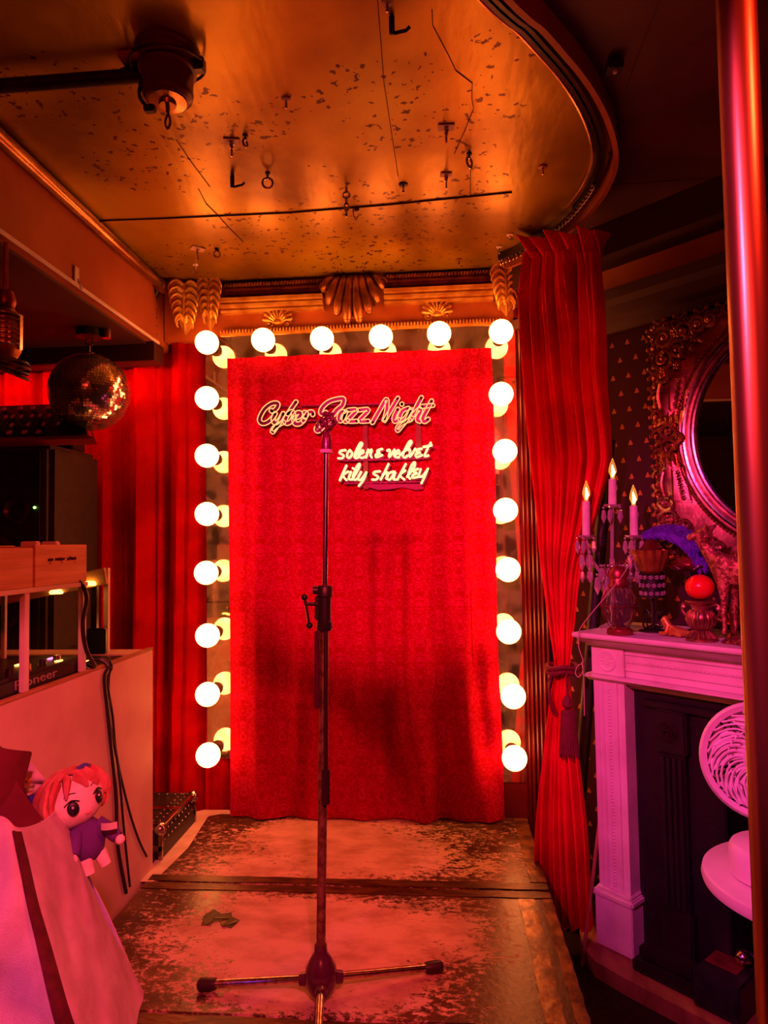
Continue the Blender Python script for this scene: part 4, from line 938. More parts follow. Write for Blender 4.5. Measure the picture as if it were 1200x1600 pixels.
for (x, y, k, w2) in ((-1.14, 2.02, 'yellowled', .016), (-1.10, 2.07, 'yellowled', .016), (-1.055, 1.99, 'pinkled', .006)): mb = MB(); mb.lathe([(0, 0), (w2, 0), (w2*.8, .004), (0, .004)], Matrix.Translation((x, y, .9972)), 14); mb.build('lit_button', k, t)
t = thing('media_player', 'second black player half hidden at the left edge of the booth', 'media player', (-1.62, 1.75, .94), 'media players in the booth')
mb = MB(); mb.box((-1.80, 1.5, .9405), (-1.45, 2.0, 1.03), .008); mb.build('body', 'black', t)
mb = MB(); mb.lathe([(0, 0), (.12, 0), (.12, .02), (0, .02)], Matrix.Translation((-1.62, 1.74, 1.0302)), 32); mb.build('jog_wheel', 'black', t)

# rack frame standing on the booth edge
rk = thing('equipment_rack', 'metal rack standing on the booth and carrying two wooden crates', 'rack', (-1.02, 1.8, 1.006))
RX = -1.009; RTZ = 1.245
for px in (131, 41):
    y = atX(px, 1000, RX).y; mb = MB(); mb.box((RX-.002, y-.010, 1.0065), (RX+.002, y+.010, RTZ), .001); mb.box((RX-.012, y-.010, 1.0065), (RX-.0022, y-.006, RTZ), .001); mb.build('post', 'white', rk)
y0, y1 = 1.15, atX(131, 1000, RX).y+.012
for x in (RX, -1.24): mb = MB(); mb.box((x-.006, y0, RTZ), (x+.006, y1, RTZ+.012), .001); mb.build('rail', 'white', rk)
mb = MB()
for i in range(14): y = y0+(y1-y0)*i/13; mb.tube([(RX, y, RTZ+.008), (-1.24, y, RTZ+.008)], .003, 6)
mb.build('wire_shelf', 'steel', rk)
for y in (y0+.01, y1-.022): mb = MB(); mb.box((-1.246, y-.006, .9405), (-1.234, y+.006, RTZ), .001); mb.build('post', 'white', rk)
# far wooden frame with small lamps
wf = thing('wooden_lamp_stand', 'wooden stand with two small glowing lamps behind the crates', 'stand', (-1.1, 2.2, 1.0))
pa = atY(166, 900, 2.21); pb = atY(-30, 938, 2.21)
mb = MB(); d = (pa-pb); L = d.length; F = frame(pb, (0, -1, 0), d); mb.box((0, -.028, -.010), (L, 0.028, .010), .002, F); mb.build('top_bar', 'plywood', wf)
pz = pa.z; mb = MB(); mb.box((pa.x-.016, 2.222, 1.0005), (pa.x+.0, 2.237, pz+.026), .001); mb.build('post', 'white', wf)
mb = MB(); mb.box((pa.x-.060, 2.222, 1.0005), (pa.x-.040, 2.240, pz), .001); mb.build('post', 'blackmetal', wf)
mb = MB(); mb.box((pa.x-.065, 2.2, 1.0005), (pa.x+.002, 2.2215, 1.085), .004); mb.build('foot_block', 'black', wf)
for px, py in ((140, 913), (88, 926)):
    q = atY(px, py, 2.195); mb = MB(); mb.lathe([(0, 0), (.020, 0), (.022, .006), (.016, .014), (0, .015)], Matrix.Translation(q+Vector((0, 0, -.004))), 16); mb.build('small_lamp', 'yellowled', wf)
cz0 = RTZ+.0125
def crate(y0, y1, z1, label):
    t = thing('wooden_crate', label, 'crate', (RX-.1, (y0+y1)/2, cz0), 'wooden crates on the rack')
    for lo, hi, nm in (((RX-.006, y0, cz0), (RX+.003, y1, z1), 'front_board'), ((RX-.22, y0, cz0), (RX-.211, y1, z1), 'rear_board'), ((RX-.2105, y0, cz0), (RX-.0065, y0+.009, z1-.004), 'end_board'), ((RX-.2105, y1-.009, cz0), (RX-.0065, y1, z1-.004), 'end_board'), ((RX-.2105, y0+.0095, cz0), (RX-.0065, y1-.0095, cz0+.006), 'base_board')):
        mb = MB(); mb.box(lo, hi, .0015); mb.build(nm, 'wood', t)
    return t
ya, yb_ = atX(53, 880, RX).y, atX(134, 880, RX).y
c2 = crate(ya, yb_, atX(93, 851, RX).z, 'wooden crate with upside-down handwriting, right of the two on the rack')
c1 = crate(1.18, ya-.008, atX(45, 856, RX).z, 'plain wooden crate, left of the two on the rack')
mb = MB()
for k, (x0, x1) in enumerate(((75, 83), (86.5, 101), (105, 119))):
    n = int((x1-x0)/1.25); pts = []
    for i in range(n*2+1):
        t_ = i/(n*2); x = x0+(x1-x0)*t_; y = 874.8-.06*(x-75)+(2.2 if i % 2 else -2.2)*random.uniform(.5, 1.2); pts.append(atX(x, y, RX+.0038))
    mb.tube(catmull(pts, 3), .0009, 4)
for (a, b) in (((77, 880), (80, 881)), ((96, 879.5), (98, 879)), ((116, 877.5), (118, 878)), ((94, 870), (97, 878)), ((109, 868), (111, 873)), ((80, 872), (79, 879))): mb.tube([atX(*a, RX+.0038), atX(*b, RX+.0038)], .0009, 4)
mb.build('handwriting', 'ink', c2)
zt = atX(93, 851, RX).z
for (yc, w2, h, mt2, nm, lb) in ((ya+.03, .010, .009, 'fanplastic', 'plastic_lid', 'small white lid on the left crate end of the handwritten crate'), (ya+.12, .010, .009, 'fanplastic', 'plastic_lid', 'small white lid at the middle of the handwritten crate')):
    mb = MB(); mb.box((RX-.05, yc-w2, zt-.03), (RX-.0065, yc+w2, zt+h), .003); o = mb.build(nm, mt2, loc=(RX-.03, yc, zt-.03)); tag(o, lb, 'lid', 'white lids on the crate')
mb = MB(); mb.box((RX-.20, ya+.012, cz0+.0065), (RX-.055, yb_-.02, zt-.006), .004); o = mb.build('paper_stack', 'cord', loc=(RX-.1, ya+.1, cz0)); tag(o, 'stack of papers inside the handwritten crate', 'papers')
# cables over the booth side
def cable(pts, r, label, name='booth_cable'):
    o = MB().tube(catmull(pts, 8), r, 8).build(name, 'cable', loc=pts[-1]); tag(o, label, 'cable', 'cables at the booth side')
CX = BX+.008
def on(px, py, x=CX): return atX(px, py, x)
cable([Vector((-1.05, 1.955, 1.012)), Vector((-1.015, 1.965, 1.022)), Vector((CX+.002, 1.97, 1.0)), on(163, 1060), on(168, 1110), on(173, 1160), on(181, 1240), on(184, 1320), on(197, 1395)+Vector((0, 0, 0))], .0055, 'thickest black cable running down the booth side')
cable([Vector((-1.05, 1.975, 1.012)), Vector((-1.015, 1.985, 1.022)), Vector((CX+.002, 1.985, 1.0)), on(167, 1060), on(176, 1120), on(182, 1180), on(200, 1260), on(216, 1310), on(229, 1338)], .0038, 'thin black cable on the booth side ending nearest the flight case')
cable([Vector((-1.05, 1.99, 1.012)), Vector((-1.015, 2.0, 1.022)), Vector((CX+.008, 1.98, 1.0)), on(170, 1060), on(172, 1130), on(185, 1200), on(194, 1300), on(203, 1385)], .0038, 'thin black cable in the middle of the booth side')
yq = atX(131, 1000, RX).y
cable([Vector((RX-.06, yq-.06, RTZ+.022)), Vector((RX-.005, yq-.03, RTZ+.02)), Vector((RX+.016, yq-.015, RTZ-.03)), Vector((RX+.016, yq-.035, RTZ-.10)), Vector((RX+.018, yq-.02, 1.07)), Vector((RX+.016, yq+.03, 1.016)), Vector((RX-.02, yq+.06, 1.014))], .006, 'thick grey cable curving down the rack post below the crates', 'rack_cable')

# flight case
t = thing('flight_case', 'black flight case with metal edges and rivets behind the booth', 'flight case', (-1.2, 2.5, 0))
q1 = atY(313, 1240, 2.70); X1 = min(q1.x, -.99); X0 = -1.36; Y0, Y1 = 2.36, 2.70; Zt = atY(280, 1237, 2.70).z
X1 = -.990
mb = MB(); mb.box((X0+.004, Y0+.004, .001), (X1-.004, Y1-.004, Zt-.004), .004); mb.build('shell', 'black', t)
mb = MB(); e = .014
for y in (Y0, Y1-e): mb.box((X0, y, Zt-e), (X1, y+e, Zt), .002); mb.box((X0, y, Zt-.085), (X1, y+e, Zt-.085+.02), .002)
for x in (X0, X1-e): mb.box((x, Y0, Zt-e), (x+e, Y1, Zt), .002)
for x in (X0, X1-e):
    for y in (Y0, Y1-e): mb.box((x, y, .001), (x+e, y+e, Zt), .002)
mb.box((X0, (Y0+Y1)/2-.012, Zt-.004), (X1, (Y0+Y1)/2+.012, Zt+.002), .001)
mb.build('metal_edging', 'steel', t)
rv = None
def rivet(p):
    global rv
    if rv is None:
        mb = MB(); mb.ball(p, .0045, 6); rv = mb.build('rivet', 'steel', t); rv['base'] = 1; rivet.p = Vector(p); del rv['base']
    else:
        c = rv.copy(); COL.objects.link(c); c.location = rv.location + (Vector(p)-rivet.p)
for i in range(10):
    for zz in (Zt-.02, Zt-.05): rivet((X1, Y0+.02+.033*i, zz))
    rivet((X1-.03, Y0+.02+.033*i, Zt)); rivet((X1-.055, Y0+.02+.033*i, Zt))
for i in range(10): rivet((X1-.01-.033*i, Y0+.03, Zt)); rivet((X1-.01-.033*i, Y1-.03, Zt))
mb = MB(); mb.ball((X1-.012, Y0+.012, Zt-.012), .024, 12); mb.ball((X1-.012, Y1-.012, Zt-.012), .024, 12); mb.build('ball_corner', 'steel', t)

# ------------------------------------------------------------------ tote bag, doll, chain
def W(px, py, Y): return atY(px, py, Y)
tb = thing('tote_bag', 'pale canvas tote bag with dark trim in the lower left foreground', 'bag', (-.75, 1.0, .5))
# front sheet: left seam, right edge; rows from rim to foot
rowsF = [((28, 1290, 1.02), (60, 1283, 1.10), (85, 1268, 1.17), (92, 1248, 1.20), (66, 1240, 1.23), (28, 1215, 1.22)),
         ]
rim = catmull([W(-60, 1282, 1.00), W(0, 1278, 1.01), W(26, 1296, 1.02), W(58, 1290, 1.08), W(84, 1272, 1.14), W(92, 1256, 1.18), W(80, 1247, 1.21), W(60, 1246, 1.22)], 8)
foot = catmull([atZ(-60, 1800, .56), atZ(30, 1800, .56), atZ(168, 1786, .56), atZ(185, 1720, .56), atZ(200, 1660, .56), atZ(212, 1610, .56), atZ(221, 1570, .56), atZ(223, 1553, .56)], 8)
def tote(u, v):
    a, b = samp(rim, u), samp(foot, u); p = a.lerp(b, v)
    bulge = .030*math.sin(PI*v)*(math.sin(PI*min(1, u*1.2)))
    fold = .008*math.sin(7*u+5*v)+.007*math.sin(9*v-6*u)*v+.004*math.sin(19*v+9*u)+.003*math.sin(31*u+12*v)
    crease = .006*math.sin(22*v+5*u+2*math.sin(6*u))*math.exp(-6*abs(v-.22))+.007*math.sin(12*u-16*v)*math.exp(-5*abs(v-.6))
    return p + Vector((.35, -.9, 0))*bulge + Vector((.5, -.8, 0))*(fold*1.2+crease)*math.sin(PI*min(.5, v*1.3+.05))
mb = MB(); mb.grid(tote, 80, 50, .003); mb.build('front_panel', 'canvas', tb)
rb = catmull([W(-60, 1230, 1.16), W(0, 1215, 1.24), W(20, 1205, 1.26), W(28, 1218, 1.26), W(45, 1232, 1.25), W(62, 1245, 1.228)], 8)
fb = catmull([atZ(-60, 1600, .56), atZ(0, 1575, .56), atZ(60, 1560, .56), atZ(120, 1553, .56), atZ(170, 1551, .56), atZ(222, 1552, .56)], 8)
mb = MB(); mb.grid(lambda u, v: samp(rb, u).lerp(samp(fb, u), v)+Vector((0, .02, 0))*math.sin(PI*v), 50, 20, .003); mb.build('rear_panel', 'canvas', tb)
mb = MB(); mb.tube([samp(rim, i/60) for i in range(61)], .0032, 6); mb.build('rim_hem', 'canvas', tb)
sf = lambda u, v: Vector(tote(u, v))
def onb(u, v, d=.0035):
    e = 1e-3; n = (sf(u+e, v)-sf(u-e, v)).cross(sf(u, v+e)-sf(u, v-e)).normalized()
    if n.y > 0: n = -n
    return sf(u, v)+n*d
mb = MB(); ub = .29
mb.grid(lambda u, v: sf(ub+.060*(u-.5), v*1.0)+Vector((.003, -.009, 0)), 6, 50, .003); mb.build('webbing_strap', 'webbing', tb)
mb = MB(); mb.grid(lambda u, v: onb(.955+.045*u, v, .003), 4, 40, .002); mb.build('edge_binding', 'webbing', tb)
mb = MB()
for i in range(40): u = .36+.5*i/40; mb.tube([onb(u, .10, .0015), onb(u+.006, .10, .0015)], .0007, 4)
mb.build('stitching', 'cord', tb)
# stool under the bag
so = thing('low_stool', 'black stool under the tote bag', 'stool', (-.68, 1.06, 0))
# cloth in the bag
mb = MB(); pts = catmull([W(-70, 1150, 1.12), W(-10, 1158, 1.12), W(10, 1168, 1.12), W(14, 1185, 1.13), W(26, 1235, 1.13), W(40, 1290, 1.12)], 6)
lo_ = catmull([W(-70, 1300, 1.13), W(-40, 1320, 1.13), W(0, 1330, 1.13), W(10, 1330, 1.13), W(20, 1330, 1.13), W(38, 1335, 1.12)], 6)
mb.grid(lambda u, v: samp(pts, u).lerp(samp(lo_, u), v)+Vector((0, -.02*math.sin(PI*v)+.008*math.sin(14*u), 0)), 40, 12, .035)
o = mb.build('dark_cloth', 'maroon_cloth', loc=W(0, 1320, 1.13)); tag(o, 'dark maroon cloth stuffed in the tote bag behind its rim', 'cloth')
# plush doll
dc = W(112, 1250, 1.20); up = (W(98, 1200, 1.20)-W(125, 1300, 1.20)).normalized(); Fd = frame(dc, up, (1, -.25, 0)); ks = 1.0
# face turned to the viewer's right: local x = to the doll's left cheek side
dl = thing('plush_doll', 'small plush doll with reddish hair and violet top leaning out of the tote bag', 'doll', dc-up*.09)
vf = (CAMP-dc).normalized(); fd = (vf*.75+Vector((1, 0, 0))*.75).normalized(); fd = (fd-up*fd.dot(up)).normalized(); sd = up.cross(fd)
Fd = Matrix(((sd.x, fd.x, up.x, dc.x), (sd.y, fd.y, up.y, dc.y), (sd.z, fd.z, up.z, dc.z), (0, 0, 0, 1))) @ Matrix.Diagonal((1.18, 1.18, 1.18, 1))   # y = face direction
mb = MB(); mb.ball(Fd @ Vector((0, 0, 0)), (.047, .042, .040), 28, Fd.to_3x3().to_4x4()); mb.build('head', 'skinfelt', dl)
mb = MB()
def headpt(az, el, k=1.0):
    a = math.radians(az); e_ = math.radians(el); return Fd @ Vector((.047*k*math.sin(a)*math.cos(e_), .042*k*math.cos(a)*math.cos(e_), .040*k*math.sin(e_)))
# hair cap over back and crown, fringe locks
def hair(u, v):
    az = 62+236*u; el = 88-120*v; return headpt(az, el, 1.10+.03*math.sin(9*az*PI/180))
mb.grid(hair, 40, 18, .004)
def capf(u, v): return headpt(360*u, 90-(34+10*math.sin(5*u*2*PI))*v, 1.11)
mb.grid(capf, 40, 8, .004, True)
for az, e0, e1, az1 in ((-50, 50, -20, -66), (-25, 52, 14, -34), (0, 54, 22, 8), (24, 52, 16, 32), (48, 50, -12, 64), (62, 40, -40, 76), (-66, 40, -40, -76)):
    mb.tube(catmull([headpt(az, e0, 1.10), headpt((az+az1)/2, (e0+e1)/2, 1.13), headpt(az1, e1, 1.06)], 6), [.013*(1-.75*(i/12)**1.5) for i in range(13)], 8, flat=.6)
mb.build('hair', 'hairfelt', dl)
for s in (-1, 1):
    mb = MB(); mb.ball(headpt(s*27, -8, 1.0), (.0085, .003, .0105), 14, Fd.to_3x3().to_4x4() @ Matrix.Rotation(-s*.45, 4, 'Z'))
    mb.tube(catmull([headpt(s*14, 2, 1.02), headpt(s*27, 9, 1.03), headpt(s*40, 2, 1.03)], 4), .0011, 5)
    mb.tube(catmull([headpt(s*16, 20, 1.02), headpt(s*27, 23, 1.03), headpt(s*38, 19, 1.03)], 4), .0007, 5)
    mb.build('eye', 'black', dl)
mb = MB()
for s in (-1, 1): mb.ball(headpt(s*25-2, -5, 1.065), .0022, 8); mb.ball(headpt(s*29, -13, 1.05), .0016, 8)
mb.build('eye_highlights', 'white', dl)
mb = MB(); mb.tube(catmull([headpt(-6, -31, 1.01), headpt(0, -34, 1.01), headpt(6, -31, 1.01)], 4), .0009, 5); mb.build('mouth', 'hairfelt', dl)
mb = MB(); mb.tube(catmull([headpt(20, 62, 1.12), headpt(55, 58, 1.16), headpt(85, 40, 1.16)], 6), [.004]+[.008]*11+[.004], 8, flat=.6); mb.build('hair_ribbon', 'bluefelt', dl)
bd = Fd @ Vector((.004, .004, -.062))
mb = MB(); Fb = Fd.to_3x3().to_4x4(); mb.ball(bd, (.028, .024, .034), 20, Fb)
mb.tube([bd+Fb.to_3x3() @ Vector((.018, .008, .016)), bd+Fb.to_3x3() @ Vector((.028, .020, -.002)), bd+Fb.to_3x3() @ Vector((.030, .030, -.014))], [.013, .013, .011], 10)
mb.tube([bd+Fb.to_3x3() @ Vector((-.018, .008, .016)), bd+Fb.to_3x3() @ Vector((-.036, .020, -.008))], [.013, .011], 10)
mb.build('top', 'purplefelt', dl)
mb = MB(); mb.ball(bd+Fb.to_3x3() @ Vector((.031, .034, -.018)), .009, 10); mb.ball(bd+Fb.to_3x3() @ Vector((-.039, .022, -.012)), .009, 10)
for s in (-1, 1): mb.tube([bd+Fb.to_3x3() @ Vector((s*.012, .004, -.026)), bd+Fb.to_3x3() @ Vector((s*.014, .008, -.048))], [.012, .010], 10)
mb.build('limbs', 'skinfelt', dl)
q = W(158, 1292, 1.19); mb = MB(); mb.grid(lambda u, v: q+Vector((.030*u, -.004*math.sin(3*u), .012*(v-.5)+.004*u)), 8, 2, .0008); mb.build('sewn_tag', 'white', dl)
mb = MB()
for i in range(26):
    tt = i/25; q = W(14+32*tt+3*math.sin(9*tt), 1207+14*tt+3*math.sin(17*tt), 1.165+.01*math.sin(5*tt)); mb.ball(q, .0026, 6)
o = mb.build('beaded_chain', 'gold', loc=W(30, 1215, 1.165)); tag(o, 'fine gold chain at the tote bag rim beside the doll', 'chain')
mb = MB(); pth = catmull([W(10, 1203, 1.20), W(24, 1192, 1.21), W(48, 1190, 1.22), W(70, 1202, 1.22), W(84, 1215, 1.22), W(70, 1240, 1.22), W(40, 1225, 1.21)], 5)
mb.grid(lambda u, v: samp(pth, u).lerp(W(48, 1235, 1.20), .15+.7*v)+Vector((0, .012*math.sin(8*u+4*v), 0)), 40, 10, .004)
o = mb.build('peach_cloth', 'canvas', loc=W(48, 1240, 1.2)); tag(o, 'crumpled pale pouch in the tote bag behind the doll', 'pouch')
sc = Vector((-.68, 1.06, 0)); zs = min(W(152, 1640, .90).z, W(220, 1600, 1.1).z)-.02
zs = .5585
mb = MB(); mb.lathe([(0, zs-.03), (.15, zs-.03), (.16, zs-.015), (.15, zs), (0, zs)], Matrix.Translation(sc), 28); mb.build('seat', 'black', so)
for k in range(4):
    a = PI/4+k*PI/2; mb = MB(); mb.tube([sc+Vector((.12*math.cos(a), .12*math.sin(a), zs-.03)), sc+Vector((.15*math.cos(a), .15*math.sin(a), .2605 if sc.x+.15*math.cos(a) > -.975 and sc.y+.15*math.sin(a) > 1.0 else .0005))], .012, 10); mb.build('leg', 'blackmetal', so)
# ------------------------------------------------------------------ fireplace
def fthing(name, label, cat, lp, group=None): return thing(name, label, cat, FM @ Vector(lp), group)
mb = MB(FM); mb.prism([(-.085, .02), (-.03, -.05), (.05, -.100), (.16, -.108), (1.28, -.108), (1.28, WY-.002), (-.085, WY-.002)], .001, .05)
o = mb.build('hearth', 'hearth', loc=FM @ Vector((.5, 0, 0))); tag(o, 'low brown wooden step under the pink lit mantelpiece', 'hearth')
mp = fthing('mantelpiece', 'white painted fireplace surround with rosette block and carved shelf', 'fireplace', (.6, .1, .05))
for x0, side in ((.0, 1), (1.10, -1)):
    mb = MB(FM)
    mb.box((x0, -.012, .0505), (x0+.13, .10, .205), .003); mb.box((x0-.006, -.018, .205), (x0+.136, .10, .226), .005); mb.box((x0+.004, -.008, .2265), (x0+.126, .10, .236), .003); mb.build('plinth', 'mantelpaint', mp)
    mb = MB(FM); xa, xb = x0+.010, x0+.120
    pr = [(xa, .10), (xa, .002), (xa+.016, .002), (xa+.018, .007), (xa+.024, .007), (xa+.026, .0), (xa+.034, .0), (xa+.037, .006), (xb-.037, .006), (xb-.034, .0), (xb-.026, .0), (xb-.024, .007), (xb-.018, .007), (xb-.016, .002), (xb, .002), (xb, .10)]
    mb.prism(pr, .2365, .892)
    for i in range(60): z = .25+i*.0105; mb.ball(((xa+xb)/2, .004, z), (.005, .0028, .006), 6, Matrix.Rotation(.5, 4, 'Y'))
    mb.build('pilaster', 'mantelpaint', mp)
    mb = MB(FM); mb.box((xa-.002, -.004, .9155), (xb+.004, .10, 1.005), .002)
    Fr = frame(((xa+xb)/2, -.0045, .962), (0, -1, 0)); mb.lathe([(0, .003), (.012, .004), (.014, .001), (.022, .001), (.026, .004), (.032, .004), (.036, -.001), (0, -.001)], Fr, 30)
    for k in range(10): a = 2*PI*k/10; mb.ball(Fr @ Vector((.018*math.cos(a), .018*math.sin(a), .002)), .0035, 6)
    mb.build('rosette_block', 'mantelpaint', mp)
mb = MB(FM); mb.sweep([(-.012, .02, .892), (1.245, .02, .892)], [(-.08, 0), (.015, 0), (.022, .006), (.034, .010), (.040, .014), (.040, .019), (.022, .0225), (-.08, .0225)]); mb.build('architrave', 'mantelpaint', mp)
mb = MB(FM); mb.box((.125, .004, .9155), (1.106, .10, 1.005), .002); mb.sweep([(.127, .0035, .935), (1.104, .0035, .935)], [(0, 0), (.006, .004), (.006, .008), (.0, .012)]); mb.sweep([(.127, .0035, .985), (1.104, .0035, .985)], [(0, 0), (.006, .004), (.006, .008), (.0, .012)])
for i in range(130): mb.ball((.135+i*.0075, .002, .966), (.0042, .004, .006), 6, Matrix.Rotation(.6, 4, 'Y'))
mb.build('frieze', 'mantelpaint', mp)
mb = MB(FM); mb.box((.118, .03, .878), (1.112, .10, .8918), .002); mb.build('inner_lintel', 'mantelpaint', mp)
mb = MB(FM); mb.box((-.012, -.086, 1.040), (1.262, WY-.002, 1.055), .004); mb.sweep([(-.004, .02, 1.0055), (1.25, .02, 1.0055)], [(-.08, 0), (.024, 0), (.030, .006), (.040, .010), (.060, .014), (.080, .022), (.090, .030), (.090, .034), (-.08, .034)]); mb.build('shelf', 'mantelpaint', mp)
# cast iron insert
ci = fthing('stove_insert', 'black cast iron fireplace insert with reeded column inside the mantelpiece', 'stove', (.6, .12, .05))
mb = MB(FM); mb.box((.1205, .055, .0505), (.40, .11, .8775), .004); mb.box((.40, .055, .70), (1.11, .11, .8775), .004); mb.box((.85, .055, .0505), (1.0995, .11, .70), .004); mb.box((.1205, .23, .0505), (1.0995, .25, .8775)); mb.box((.36, .1105, .0505), (.40, .2295, .80)); mb.build('surround', 'castiron', ci)
mb = MB(FM); mb.box((.205, .020, .0505), (.305, .0545, .235), .006); mb.box((.215, .030, .235), (.295, .0545, .70), .004); mb.box((.205, .020, .70), (.305, .0545, .83), .006)
for k in range(4): mb.tube([(.228+.018*k, .028, .25), (.228+.018*k, .028, .69)], .0065, 8)
mb.box((.16, .028, .83), (.46, .0545, .85), .004)
mb.build('column', 'castiron', ci)
mb = MB(FM); Fr = frame((.250, .0195, .766), (0, -1, 0))
for k in range(4): mb.torus(Fr @ Matrix.Translation((0, 0, .004*k)), .030-.007*k, .0035, 24, 6)
mb.build('coiled_boss', 'blackmetal', ci)
mb = MB(FM); mb.box((.15, -.055, .0505), (.34, .0195, .085), .004); mb.box((.16, -.035, .085), (.33, .0195, .12), .006); mb.build('foot', 'castiron', ci)
mb = MB(FM)
for k in range(9): mb.tube([(.44+.045*k, .15, .10), (.44+.045*k, .14, .26)], .007, 8)
mb.tube([(.41, .15, .13), (.84, .15, .13)], .008, 8); mb.tube([(.41, .14, .24), (.84, .14, .24)], .008, 8); mb.tube([(.45, .15, .0505), (.45, .15, .13)], .008, 8); mb.tube([(.80, .15, .0505), (.80, .15, .13)], .008, 8); mb.build('grate', 'castiron', ci)

# ------------------------------------------------------------------ ornate mirror
om = fthing('ornate_mirror', 'large ornate carved frame with an oval mirror above the mantelpiece', 'mirror', (.585, .28, 1.28))
ex, ez, ea, eb = .585, 1.688, .330, .335; hx, hz = .460, .405
def ell(a, k=0, y=.25): return Vector((ex+(ea+k)*math.cos(a), y, ez+(eb+k)*math.sin(a)))
mb = MB(FM)
def face(u, v):
    a = 2*PI*u; c, s_ = math.cos(a), math.sin(a); m = min(hx/max(abs(c), 1e-6), hz/max(abs(s_), 1e-6)); e_ = ell(a, .055)
    q = Vector((ex+c*m, 0, ez+s_*m)); p = Vector((e_.x, 0, e_.z)).lerp(q, v); p.y = .252-.018*math.sin(PI*min(1, v*.8)); return p
mb.grid(face, 120, 8, 0, True); mb.box((ex-hx, .262, ez-hz), (ex+hx, WY-.002, ez-hz+.05)); mb.box((ex-hx, .262, ez+hz-.05), (ex+hx, WY-.002, ez+hz)); mb.box((ex-hx, .262, ez-hz), (ex-hx+.05, WY-.002, ez+hz)); mb.box((ex+hx-.05, .262, ez-hz), (ex+hx, WY-.002, ez+hz)); mb.build('frame_board', 'rosegold', om)
mb = MB(FM); Fe = frame((ex, .262, ez), (0, -1, 0), (1, 0, 0)); mb.prism([((ea+.03)*math.cos(2*PI*i/90), (eb+.03)*math.sin(2*PI*i/90)) for i in range(90)], -.02, 0, Fe); mb.build('oval_glass', 'glassmirror', om)
for k, r_, y, mt2 in ((.003, .007, .252, 'chrome'), (.014, .009, .245, 'rosegold'), (.027, .009, .238, 'chrome'), (.040, .008, .240, 'rosegold')):
    mb = MB(FM); mb.tube([ell(2*PI*i/120, k, y) for i in range(120)], r_, 8, True); mb.build('oval_moulding', mt2, om)
mb = MB(FM)
for i in range(190): mb.ball(ell(2*PI*i/190, .053, .236), .0046, 6)
mb.build('bead_ring', 'oldgold', om)
rnd = random.Random(5)
mb = MB(FM)
def edge_run(a, b, n, outward):
    for i in range(n):
        t = (i+.5)/n; p = Vector(a).lerp(Vector(b), t); s_ = 1 if i % 2 else -1
        scroll(mb, frame((p.x, p.y, p.z), (0, -1, 0), (outward[0], 0, outward[1])), .018, .0055, 1.3, s_, 14)
        mb.ball(Vector((p.x+outward[0]*.022, p.y, p.z+outward[1]*.022)), (.009, .007, .009), 8)
        mb.ball(p+Vector((outward[1], 0, outward[0]))*.016+Vector((0, -.008, 0)), .006, 6)
edge_run((ex-hx+.012, .236, ez-hz), (ex-hx+.012, .236, ez+hz), 24, (-1, 0)); edge_run((ex-hx, .236, ez+hz-.012), (ex+hx, .236, ez+hz-.012), 26, (0, 1)); edge_run((ex-hx, .236, ez-hz+.012), (ex+hx, .236, ez-hz+.012), 26, (0, -1)); edge_run((ex+hx-.012, .236, ez-hz), (ex+hx-.012, .236, ez+hz), 24, (1, 0))
mb.build('carved_border', 'oldgold', om)
def corner(sx, sz):
    mb = MB(FM); cx, cz_ = ex+sx*hx, ez+sz*hz
    for (dx, dz, R_, sg_) in ((.055, .06, .036, 1), (.12, .05, .034, -1), (.05, .13, .034, -1), (.10, .11, .028, 1), (.17, .045, .026, 1), (.045, .19, .024, 1), (.21, .035, .02, -1)):
        scroll(mb, frame((cx-sx*dx, .222, cz_-sz*dz), (0, -1, 0), (sx, 0, .2)), R_, .0085, 1.7, sg_*sx*sz, 22)
    for i in range(16):
        dx, dz = rnd.uniform(.03, .22), rnd.uniform(.03, .22)
        if dx+dz > .27: continue
        flower(mb, frame((cx-sx*dx, .216, cz_-sz*dz), (rnd.uniform(-.3, .3), -1, rnd.uniform(-.3, .3))), rnd.uniform(.010, .017), 5)
    for i in range(16):
        dx, dz = rnd.uniform(.02, .2), rnd.uniform(.02, .2)
        if dx+dz > .27: continue
        a = rnd.uniform(0, 2*PI); p = Vector((cx-sx*dx, .225, cz_-sz*dz)); d = Vector((math.cos(a), -.3, math.sin(a)))*.028
        mb.tube([p, p+d*.5+Vector((0, -.006, 0)), p+d], [.003, .009, .001], 6, flat=.6)
    mb.build('corner_carving', 'rosegold' if sz < 0 else 'oldgold', om)
for sx in (-1, 1):
    for sz in (-1, 1): corner(sx, sz)
